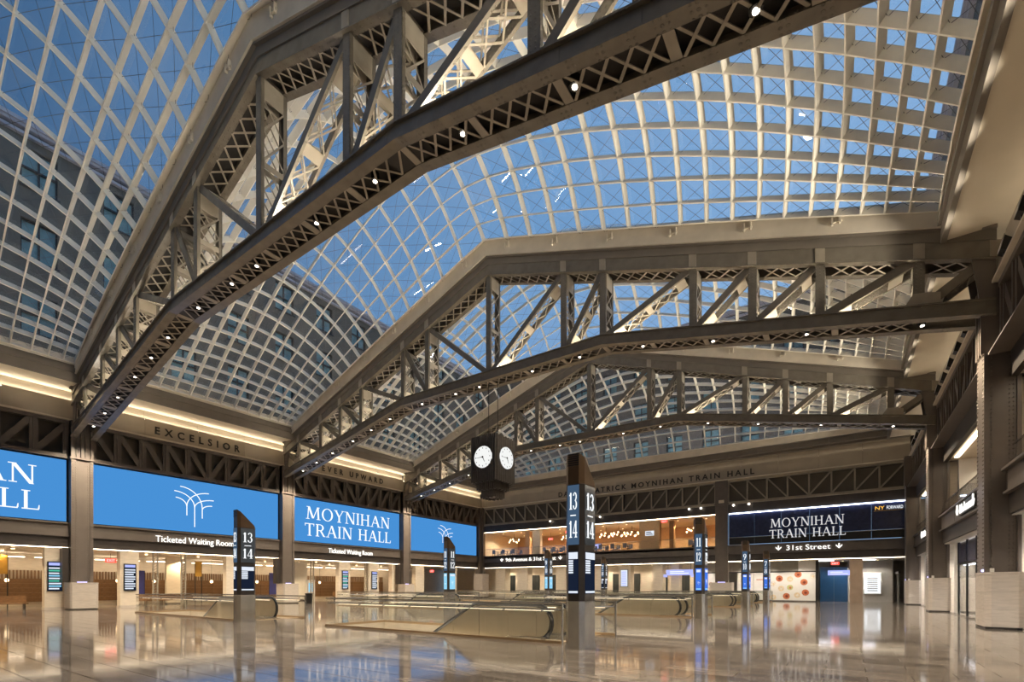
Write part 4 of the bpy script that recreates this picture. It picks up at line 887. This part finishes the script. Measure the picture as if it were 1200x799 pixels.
# ------------------------------------------------------------------ skylights
SX = [0, 1.74, 3.4, 5.0, 6.5, 7.9, 9.25, 10.57, 11.8, 12.96, 14.05, 15.1, 16.1, 17.03, 17.9, 18.75, 19.5, 20.25, CUR]
TT = [.08, .245, .40, .55, .69, .805, .911, 1.0]; TT = [-a for a in TT[::-1]]+TT; NY = len(TT)-1
SX = [-a for a in SX[:0:-1]]+SX
ZE = 15.62
def edge(s): return 22.78-.338*abs(s)
def zsky(s, t, end):
    g = 1-t*t; sg = s/CUR
    if not end:
        r = 5.0*g; base = 22.78-.338*math.sqrt(s*s+r*r); bot = 22.78-.338*math.sqrt(CUR*CUR+r*r)
        return base+(ZE-bot)*abs(sg)**3+5.3*g*(1-abs(sg)**2.2)
    q = (t+1)/2; k = 1-q**1.9; r = 5.0*min(1, 2.2*q)
    base = ZE+(22.78-.338*math.sqrt(s*s+r*r)-ZE+.338*(math.sqrt(CUR*CUR+r*r)-CUR)*abs(sg)**3)*k
    return base+4.4*(q**.75)*(1-q)**.8*1.6*(1-abs(sg)**2.2)
CAB = mat('cable_steel', (.12, .115, .11), .4, .5, .1, 5)
def skylight(y0, y1, end=False):
    if not end: tT = TT
    else:                                        # rows at equal arc length over the crown
        tT = []; pr = [(-1+2*i/200) for i in range(201)]; acc = [0]
        for a, b in zip(pr, pr[1:]): acc.append(acc[-1]+math.hypot((b-a)*(y1-y0)/2, zsky(6, b, end)-zsky(6, a, end)))
        for k in range(NY+1):
            L = acc[-1]*k/NY; i = next((i for i in range(200) if acc[i+1] >= L-1e-9), 199); tT.append(pr[i]+(pr[i+1]-pr[i])*(L-acc[i])/max(1e-9, acc[i+1]-acc[i]))
        tT[0], tT[-1] = -1, 1
    ym, yh = (y0+y1)/2, (y1-y0)/2
    def P(s, t):
        s = s*(1+.06*(1-t*t)*math.sin(math.pi*min(1, abs(s)/CUR)))       # the long ribs bow outwards over the crown
        return Vector((XC+s, ym+t*yh, zsky(s, t, end)))
    root = thing('skylight', 'x', 'skylight', (XC, ym, ZE), 'vaulted glass skylights')
    def frame(s, t):
        e_ = .01; a = (P(s+e_, t)-P(s-e_, t)).normalized(); b = (P(s, min(1, t+e_))-P(s, max(-1, t-e_))).normalized(); return a, b, a.cross(b).normalized()
    DR, WR = .37, .062
    def rib(pts, lat, nrm, name):
        m = MB(); vs = []; n = len(pts)
        for p, l, q in zip(pts, lat, nrm):
            vs += [p-l*WR/2, p+l*WR/2, p+l*WR*.42-q*DR, p-l*WR*.42-q*DR]
        fs_ = [(i*4+k, i*4+(k+1) % 4, (i+1)*4+(k+1) % 4, (i+1)*4+k) for i in range(n-1) for k in range(4)]+[(0,1,2,3)[::-1], tuple((n-1)*4+k for k in range(4))]
        m.add(vs, fs_); return m.build(name, rib_m, root)
    for t in tT:
        fr = [frame(s, t) for s in SX]; rib([P(s, t) for s in SX], [x[1] for x in fr], [x[2] for x in fr], 'cross_rib')
    for s in SX:
        fr = [frame(s, t) for t in tT]; rib([P(s, t) for t in tT], [x[0] for x in fr], [x[2] for x in fr], 'long_rib')
    # curbs
    for t, nm in ((-1, -1), (1, 1)):
        m = MB(); vs = []; y = ym+t*yh
        for s in SX:
            z = zsky(s, t, end); hh = .95 if not (end and t == 1) else .75
            vs += [Vector((XC+s, y-.02*t, z+.05)), Vector((XC+s, y+.28*t, z+.05)), Vector((XC+s, y+.28*t, z-hh)), Vector((XC+s, y-.0*t, z-hh))]
        n = len(SX); m.add(vs, [(i*4+k, i*4+(k+1) % 4, (i+1)*4+(k+1) % 4, (i+1)*4+k) for i in range(n-1) for k in range(4)]+[(3,2,1,0), tuple((n-1)*4+k for k in range(4))]); m.build('curb', curb_m, root)
        for k in range(1, 13):                    # little hinged brackets on the curb
            s = -CUR+2*CUR*k/13; z = zsky(s, t, end)-.62
            if end and t == 1: continue
            bk = MB()
            for q in (-.16, .1): bk.box(XC+s+q, XC+s+q+.06, y-.12*t if t < 0 else y-.12, y if t > 0 else y+.12, z, z+.34)
            bk.box(XC+s-.2, XC+s+.2, min(y, y-.08*t), max(y, y-.08*t), z+.08, z+.13); bk.build('curb_bracket', curb_m, root)
    for sgn in (-1, 1):
        bx('curb', curb_m, XC+sgn*CUR-.05, XC+sgn*CUR+.12, y0, y1, 15.2, ZE+.06, root)
    # panes: the largest as single panes, the rest as one field
    cells = [(i, j) for i in range(len(SX)-1) for j in range(NY)]
    ang = lambda c: -((P(SX[c[0]], tT[c[1]])-P(SX[c[0]+1], tT[c[1]+1])).length/(P(SX[c[0]], tT[c[1]])-Vector((0, 0, 1.5))).length)
    cells.sort(key=ang); rest = MB()
    for k, (i, j) in enumerate(cells):
        g_ = .035; s0, s1, t0, t1 = SX[i]+g_, SX[i+1]-g_, tT[j]+g_/yh, tT[j+1]-g_/yh
        q = [P(s0, t0), P(s1, t0), P(s1, t1), P(s0, t1)]; q = [v-Vector((0, 0, .02)) for v in q]; m = MB() if k < 300 else rest
        m.hexa(q+[v+Vector((0, 0, .016)) for v in q])
        if k < 300: m.build('glass_pane', pane_g, root)
    rest.build('glass_pane_field', pane_g, root, kind='stuff')
    cb = MB()
    for i, j in cells:
        a, b, c, d = P(SX[i], tT[j]), P(SX[i+1], tT[j]), P(SX[i+1], tT[j+1]), P(SX[i], tT[j+1]); o_ = Vector((0, 0, -.16))
        for p, q in ((a, c), (b, d)): cb.beam(p+o_, q+o_, .011, .011, (.3, .2, 1))
    cb.build('bracing_cables', CAB, root, kind='stuff'); return root
S1 = skylight(10.9, 23.5); S1['label'] = 'vaulted glass skylight between the nearest and middle trusses'
S0 = dup(S1, S1.location+Vector((0, -14.2, 0)), None, 'vaulted glass skylight in front of the nearest truss, upper left')
S2 = dup(S1, S1.location+Vector((0, 14.2, 0)), None, 'vaulted glass skylight between the middle and farthest trusses')
S3 = skylight(39.3, 51.5, True); S3['label'] = 'glass skylight curving down to the far wall beyond the last truss'

# ------------------------------------------------------------------ office block round the roof
def facade(f, l0, l1, zb, zt, wins, rows, lab, step_lab, m=brick):
    root = thing('brick_building', lab, 'building', f((l0+l1)/2, -1, zb))
    # wall strips round the window openings
    ww, wh = 1.9, 2.7; zs = []
    for r in rows: zs += [r-wh/2, r+wh/2]
    bands = [zb]+zs+[zt]
    for i in range(len(bands)-1):
        if i % 2 == 0: MB(f).box(l0, l1, -1, 0, bands[i], bands[i+1]).build('wall', m, root)
        else:
            e_ = [l0]+[q for w in wins for q in (w-ww/2, w+ww/2)]+[l1]
            for k in range(0, len(e_), 2): MB(f).box(e_[k], e_[k+1], -1, 0, bands[i], bands[i+1]).build('wall', m, root)
    MB(f).box(l0, l1, -1, .28, zt-.9, zt-.7).box(l0, l1, -1, .5, zt-.25, zt).box(l0, l1, -1, .36, zt-.45, zt-.25).build('cornice', CORN, root)
    for r in rows:
        for w in wins:
            o = MB(f).box(w-ww/2, w-ww/2+.09, -.3, -.16, r-wh/2, r+wh/2).box(w+ww/2-.09, w+ww/2, -.3, -.16, r-wh/2, r+wh/2).box(w-ww/2, w+ww/2, -.3, -.16, r+wh/2-.1, r+wh/2).box(w-.05, w+.05, -.3, -.16, r-wh/2, r+wh/2).box(w-ww/2, w+ww/2, -.28, -.12, r-.05, r+.07).box(w-ww/2-.1, w+ww/2+.1, -.3, .1, r-wh/2-.12, r-wh/2).build('window_frame', WFR, root)
            MB(f).box(w-ww/2, w+ww/2, -.36, -.30, r-wh/2, r+wh/2).build('pane', teal, o)
CORN = mat('stone_cornice', (.55, .50, .53), .6, 0, .1, 2); WFR = mat('window_frame_black', (.03, .03, .03), .5)
facade(wL(-46.0), -14, 59.9, 15.5, 33.0, [4.7+4.45*k-9 for k in range(15)], (20.3, 25.3, 30.2), 'dark brick block seen through the left side of the skylights', '')
facade(wF(60.0), -47, 7.15, 15.5, 33.0, [-42.5+4.2*k for k in range(12)], (18.6, 23.4, 28.2), 'dark brick block seen through the far skylight', '')
facade(wR(6.15), -14, 60, 15.5, 36.0, [-9+4.45*k for k in range(15)], (20.3, 25.3, 30.2), 'dark brick block at the right behind the skylight edge', '')
fl = 0
for k, y in enumerate((3, 17.2, 31.4, 45.6)):          # fill lamps added out of view on the roof strips to brighten the brickwork
    for X, rz, lab in ((-42.6, 1, 'left'), (5.2, -1, 'right')):
        q = thing('added_roof_light', 'added fill light on the %s roof strip beside the %s skylight' % (lab, BN[k]), 'lamp', (X, y, 15.55), 'added roof fill lights'); bx('housing', black_m, X-.15, X+.15, y-.5, y+.5, 15.55, 15.75, q)
        l = bpy.data.lights.new('added_roof_fill', 'AREA'); l.shape = 'RECTANGLE'; l.size = .3; l.size_y = 4; l.energy = 110; l.color = (1, .93, .82); lo = bpy.data.objects.new('added_roof_fill', l); C.objects.link(lo); lo.location = (X, y, 15.8); lo.rotation_euler = (0, R(150)*rz, 0)
for k in range(4):  # further added fill lamps, brightening the block behind the far skylight
    X = -37+11*k; q = thing('added_roof_light', 'added fill light on the far roof strip, %s from the left' % ORD[k], 'lamp', (X, 53.5, 15.55), 'added roof fill lights'); bx('housing', black_m, X-.5, X+.5, 53.35, 53.65, 15.55, 15.75, q)
    l = bpy.data.lights.new('added_roof_fill', 'AREA'); l.shape = 'RECTANGLE'; l.size = 5; l.size_y = .3; l.energy = 420; l.color = (.96, .93, 1.0); lo = bpy.data.objects.new('added_roof_fill', l); C.objects.link(lo); lo.location = (X, 53.5, 15.8); lo.rotation_euler = (R(150), 0, 0)

# ------------------------------------------------------------------ platform kiosks
KX, KY = .50, .76
def kiosk(x, y, nums, lab, face_mat, h=4.72, disp=disp_b):
    t = thing('platform_kiosk', lab, 'kiosk', (x, y, FZ), 'platform kiosks'); a, b, c, d = x-KX/2, x+KX/2, y-KY/2, y+KY/2; ch = .10
    def oct_(i=0): return [(a+ch+i, c+i), (b-ch-i, c+i), (b-i, c+ch+i), (b-i, d-ch-i), (b-ch-i, d-i), (a+ch+i, d-i), (a+i, d-ch-i), (a+i, c+ch+i)]
    MB().prism([(p[0]+(p[0]-x)*.06, p[1]+(p[1]-y)*.06) for p in oct_()], 'z', FZ, FZ+.09).build('foot', steelss, t)
    MB().prism(oct_(), 'z', FZ+.09, 1.19).build('steel_base', steelss, t)
    MB().prism(oct_(.006), 'z', 1.20, 3.98).build('body', KBODY, t)
    # slanted hood, high on the near side
    pb = oct_(.006); n = 8; zt = lambda yy: h-(h-4.0)*(yy-c)/(d-c)
    MB().add([(p[0], p[1], 3.985) for p in pb]+[(p[0], p[1], zt(p[1])) for p in pb], [tuple(range(8))[::-1], tuple(range(8, 16))]+[(i, (i+1) % 8, 8+(i+1) % 8, 8+i) for i in range(8)]).build('hood', KHOOD, t)
    for i in range(6): bx('hood_grille_slot', black_m, a+.1, b-.1, c-.004, c+.01, 4.42+.05*i, 4.45+.05*i, t)
    def side(F, l0, l1, fm):
        w = l1-l0; m = (l0+l1)/2
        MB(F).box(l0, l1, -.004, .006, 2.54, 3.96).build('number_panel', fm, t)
        for z, n_ in ((3.38, nums[0]), (2.71, nums[1])):
            adv = sum(G[q][0] for q in n_)+.06*(len(n_)-1); k = min(w*.72, .40*adv); serif(n_, F, m-k/2, z, .40, .016, white_e, t, width=k, name='digit', depth=.01)
        MB(F).box(m-w*.24, m+w*.24, .006, .016, 3.225, 3.25).build('divider', white_e, t)
        MB(F).box(l0+.02, l1-.02, -.004, .008, 1.37, 2.38).build('display', disp, t)
        if disp == disp_d:
            MB(F).box(l0+.03, l1-.03, .008, .012, 2.2, 2.36).build('display_header', disp_w, t); MB(F).box(l0+.03, l1-.03, .008, .012, 1.39, 1.44).build('display_footer', disp_w, t)
            for i in range(6): MB(F).box(l0+.03, l0+w*.5, .008, .012, 1.86+.055*i, 1.90+.055*i).build('text_row', disp_w, t)
        else: MB(F).box(l0+.06, l1-.06, .008, .012, 2.2, 2.32).build('display_header', disp_w, t); emblem(F, m, 1.62, w*.5, .012, t); MB(F).box(l0+.05, l1-.05, .008, .012, 1.40, 1.46).build('display_footer', disp_c, t)
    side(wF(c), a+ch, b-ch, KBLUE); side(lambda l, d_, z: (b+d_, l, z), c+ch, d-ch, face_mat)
    return t
KBODY = mat('kiosk_shell', (.05, .043, .038), .28, .3, .15, 3); KHOOD = mat('kiosk_hood', (.13, .085, .05), .3, .6, .15, 4); KFACE = mat('number_face', (.075, .095, .125), .10, 0, .1, 2)
KBLUE = emis('painted_blue_reflection', (.055, .10, .17), 1.0)  # blue glow put in for reflected light on the camera-facing number panels
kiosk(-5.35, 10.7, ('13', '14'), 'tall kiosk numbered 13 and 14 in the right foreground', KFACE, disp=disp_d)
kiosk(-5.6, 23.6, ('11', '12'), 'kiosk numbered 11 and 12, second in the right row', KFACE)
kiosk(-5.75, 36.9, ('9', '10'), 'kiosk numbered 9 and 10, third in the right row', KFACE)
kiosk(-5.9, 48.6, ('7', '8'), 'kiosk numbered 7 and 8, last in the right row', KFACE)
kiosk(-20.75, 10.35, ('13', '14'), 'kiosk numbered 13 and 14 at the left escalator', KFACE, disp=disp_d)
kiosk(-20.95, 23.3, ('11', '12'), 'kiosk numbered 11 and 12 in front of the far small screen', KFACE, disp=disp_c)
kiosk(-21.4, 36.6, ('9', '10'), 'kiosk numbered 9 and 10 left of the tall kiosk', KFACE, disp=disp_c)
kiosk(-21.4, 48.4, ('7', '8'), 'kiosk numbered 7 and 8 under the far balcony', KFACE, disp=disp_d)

# ------------------------------------------------------------------ escalators and glass guards
def make_escalator():
    t = thing('escalator', 'x', 'escalator', (0, 0, FZ), 'escalators down to the platforms'); z0 = FZ
    top = lambda x: .90 if x > -2.75 else .90-(-2.75-x)*.577
    def curve(r, cx=-.45, cz=.46): return [(cx+r*math.cos(R(a)), cz+r*math.sin(R(a))) for a in range(-70, 91, 16)]
    for yb in (-.62, .62):
        cuts = [-.45, -1.45, -2.55, -3.6, -5.0, -7.4]
        for i, x1 in enumerate([None]+cuts[:-1]):
            x0 = cuts[i]
            if i == 0: poly = [(-.45, .03)]+[(p[0], p[1]) for p in curve(.44)]
            else:
                b = lambda x: .03 if x > -2.2 else .03-(-2.2-x)*.577-.25; poly = [(x0, b(x0)), (x1, b(x1)), (x1, top(x1))]+([(-2.75, .90)] if x0 < -2.75 < x1 else [])+[(x0, top(x0))]
            g = .006; xs_ = [p[0] for p in poly]; poly = [(p[0]+(g if p[0] == min(xs_) else -g if p[0] == max(xs_) else 0), p[1]+z0) for p in poly]
            MB().prism(poly, 'y', yb-.045, yb+.045).build('balustrade_panel', brassy, t)
        hr = [(p[0], yb, p[1]+z0) for p in curve(.50)]+[(x, yb, top(x)+.06+z0) for x in (-1.4, -2.6, -2.9, -5, -7.4)]
        MB().sweep(hr, .062, 6).build('handrail', rubber, t); MB().box(-1.0, -.1, yb-.09, yb+.09, z0, z0+.05).build('skirt', steelss, t)
        MB().beam((-.5, yb-.06, .845+z0), (-2.7, yb-.06, .845+z0), .015, .02).build('panel_light', rail_e, t)
    MB().box(-1.7, .45, -.57, .57, z0-.01, z0+.02).build('floor_plate', steelss, t)
    for i in range(14):
        x = -1.75-.4*i; z = z0+.01-(0 if i < 2 else .23*(i-1)); MB().box(x-.4, x, -.55, .55, z-.2, z).build('step', steelss, t)
    return t
def guard(w, root_label, lampy):
    x0, x1, y0, y1 = w; t = thing('glass_guard', root_label, 'railing', ((x0+x1)/2, (y0+y1)/2, FZ), 'glass guards round the stair wells'); b = .06
    runs = [((x0-b, y0-b), (x1+.25, y0-b)), ((x0-b, y1+b), (x1+.55, y1+b)), ((x0-b, y0-b), (x0-b, y1+b))]
    for (p, q) in runs:
        L = math.hypot(q[0]-p[0], q[1]-p[1]); n = max(2, round(L/1.35)); ux, uy = (q[0]-p[0])/L, (q[1]-p[1])/L
        for k in range(n):
            a = L*k/n+.012; c = L*(k+1)/n-.012
            MB().beam((p[0]+ux*a, p[1]+uy*a, FZ+.53), (p[0]+ux*c, p[1]+uy*c, FZ+.53), .018, 1.0, (-uy, ux, 0)).build('glass_panel', rail_g, t)
        MB().beam((p[0], p[1], FZ+1.045), (q[0], q[1], FZ+1.045), .05, .045, (-uy, ux, 0)).build('top_rail', steelss, t)
        ins = (0, .10) if uy == 0 and p[1] < (y0+y1)/2 else (0, -.10) if uy == 0 else (.10, 0)
        MB().sweep([(p[0]+ins[0], p[1]+ins[1], FZ+.88), (q[0]+ins[0], q[1]+ins[1], FZ+.88)], .024, 6).build('hand_rail', steelss, t)
        for k in range(n): 
            a = L*(k+.5)/n; MB().beam((p[0]+ux*a, p[1]+uy*a, FZ+.83), (p[0]+ux*a+ins[0], p[1]+uy*a+ins[1], FZ+.87), .03, .03, (ux, uy, 0)).build('rail_bracket', steelss, t)
        MB().beam((p[0], p[1], FZ+.035), (q[0], q[1], FZ+.035), .09, .07, (-uy, ux, 0)).build('base_shoe', BSH, t)
        if uy == 0: MB().beam((p[0]+.5, p[1]+ins[1], FZ+.848), (q[0]-.3, q[1]+ins[1], FZ+.848), .02, .012, (0, 1, 0)).build('rail_light', rail_e, t)
    for p in (runs[0][1], runs[1][1]): MB().sweep([(p[0], p[1], FZ), (p[0], p[1], FZ+1.06)], .035, 8).build('end_post', steelss, t)
    return t
BSH = mat('guard_shoe', (.40, .28, .16), .35, .4, .1, 3)
E1 = make_escalator(); first = True
for i, w in enumerate(WELLS):
    lab = ('in the foreground beside the tall kiosk', 'behind the tall kiosk, second in the right row', 'third in the right row', 'last in the right row', 'behind the left kiosk', 'second in the left row', 'third in the left row', 'last in the left row')[i]
    o = E1 if first else dup(E1); first = False
    o.location = (w[1]-.55, (w[2]+w[3])/2, FZ); o['label'] = 'lit escalator with black handrails '+lab
    guard(w, 'glass guard around the well '+lab, 0)

# ------------------------------------------------------------------ hanging clock
CX_, CY_, CZ0 = XC, 24.3, 7.1
ck = thing('hanging_clock', 'dark ribbed four-faced clock hanging below the middle truss', 'clock', (CX_, CY_, CZ0))
for hw, z0, z1 in ((.86, 8.0, 10.55), (.62, 7.5, 8.0), (.42, 7.12, 7.5)): bx('core', clock_m, CX_-hw, CX_+hw, CY_-hw, CY_+hw, z0, z1, ck)
for hw, z0, z1, n in ((.95, 7.95, 10.75, 13), (.70, 7.52, 8.02, 9), (.50, 7.05, 7.55, 7)):
    for k in range(n):
        p = -hw+.07+(2*hw-.14)*k/(n-1); dz = .05*(k % 2)
        for s in (-1, 1):
            bx('fin', clock_m, CX_+p-.045, CX_+p+.045, CY_+s*hw-.09, CY_+s*hw+.05, z0-dz, z1-dz, ck); bx('fin', clock_m, CX_+s*hw-.09, CX_+s*hw+.05, CY_+p-.045, CY_+p+.045, z0-dz, z1-dz, ck)
def dial(F, hold):
    zc = 9.42; c = hold
    d = MB(F); n = 40; r = .66; d.add([(c+r*math.cos(6.2832*k/n), .115, zc+r*math.sin(6.2832*k/n)) for k in range(n)]+[(c+r*math.cos(6.2832*k/n), .03, zc+r*math.sin(6.2832*k/n)) for k in range(n)], [tuple(range(n))]+[(k, (k+1) % n, n+(k+1) % n, n+k) for k in range(n)]); o = d.build('dial', dial_e, ck)
    for k in range(12):
        a = R(30*k); x, z = c+.54*math.sin(a), zc+.54*math.cos(a); MB(F).box(x-.02, x+.02, .115, .122, z-.035, z+.035).build('hour_mark', black_m, o)
    for ang, L, w in ((-92, .52, .018), (155, .34, .026)):
        a = R(ang); dx, dz = math.sin(a), math.cos(a); nx, nz = dz*w, -dx*w
        pts = [(c-nx, zc-nz), (c+nx, zc+nz), (c+nx*.4+dx*L, zc+nz*.4+dz*L), (c-nx*.4+dx*L, zc-nz*.4+dz*L)]; MB(F).hexa([(x, .122, z) for x, z in pts]+[(x, .13, z) for x, z in pts]).build('hand', black_m, o)
    MB(F).box(c-.05, c+.05, .12, .135, zc-.05, zc+.05).build('hub', black_m, o)
dial(wF(CY_-.95), CX_); dial(lambda l, d, z: (CX_+.95+d, l, z), CY_)
for s in (-1, 1): MB().sweep([(CX_+s*.35, CY_, 10.5), (CX_+s*.35, CY_, 14.29)], .025, 6).build('hanger_rod', black_m, ck)

# stray items
bn = thing('waste_bin', 'dark round waste bin beside the second left plinth', 'bin', (-38.4, 24.6, FZ)); MB().lathe((-38.4, 24.6, FZ), [(.28, 0), (.3, .8), (.3, .85)], 14).build('body', black_m, bn); MB().lathe((-38.4, 24.6, FZ+.85), [(.32, 0), (.32, .05), (.1, .09)], 14).build('lid', black_m, bn)
FLY = [3.2+1.9*i for i in range(3)]+[12.6+1.95*i for i in range(6)]+[26.8+1.95*i for i in range(6)]+[41.0+1.95*i for i in range(5)]
FO = ['first','second','third','fourth','fifth','sixth','seventh','eighth','ninth','tenth','eleventh','twelfth','thirteenth','fourteenth','fifteenth','sixteenth','seventeenth','eighteenth','nineteenth','twentieth']
for k, y in enumerate(FLY):     # floodlights along the right ledge, aimed up across the roof
    q = thing('ledge_floodlight', 'black floodlight on the right ledge, %s from the camera' % FO[k], 'lamp', (XR-.12, y, Z5+.07), 'floodlights on the right ledge')
    MB().hexa([(XR-.30, y-.22, Z5+.30), (XR-.02, y-.22, Z5+.14), (XR-.02, y+.22, Z5+.14), (XR-.30, y+.22, Z5+.30), (XR-.20, y-.22, Z5+.72), (XR-.02, y-.22, Z5+.56), (XR-.02, y+.22, Z5+.56), (XR-.20, y+.22, Z5+.72)]).build('body', black_m, q); bx('yoke', black_m, XR-.2, XR-.08, y-.05, y+.05, Z5+.07, Z5+.25, q)
    MB().hexa([(XR-.31, y-.18, Z5+.34), (XR-.30, y-.18, Z5+.34), (XR-.30, y+.18, Z5+.34), (XR-.31, y+.18, Z5+.34), (XR-.225, y-.18, Z5+.69), (XR-.215, y-.18, Z5+.69), (XR-.215, y+.18, Z5+.69), (XR-.225, y+.18, Z5+.69)]).build('lens', white_m, q)
    l = bpy.data.lights.new('flood', 'SPOT'); l.energy = FLOOD; l.color = (1, .91, .76); l.spot_size = R(56); l.spot_blend = .8; l.shadow_soft_size = .15
    lo = bpy.data.objects.new('flood', l); C.objects.link(lo); lo.location = (XR-.36, y, Z5+.55); lo.rotation_euler = Vector((-1, 0, .48)).to_track_quat('-Z', 'Y').to_euler()
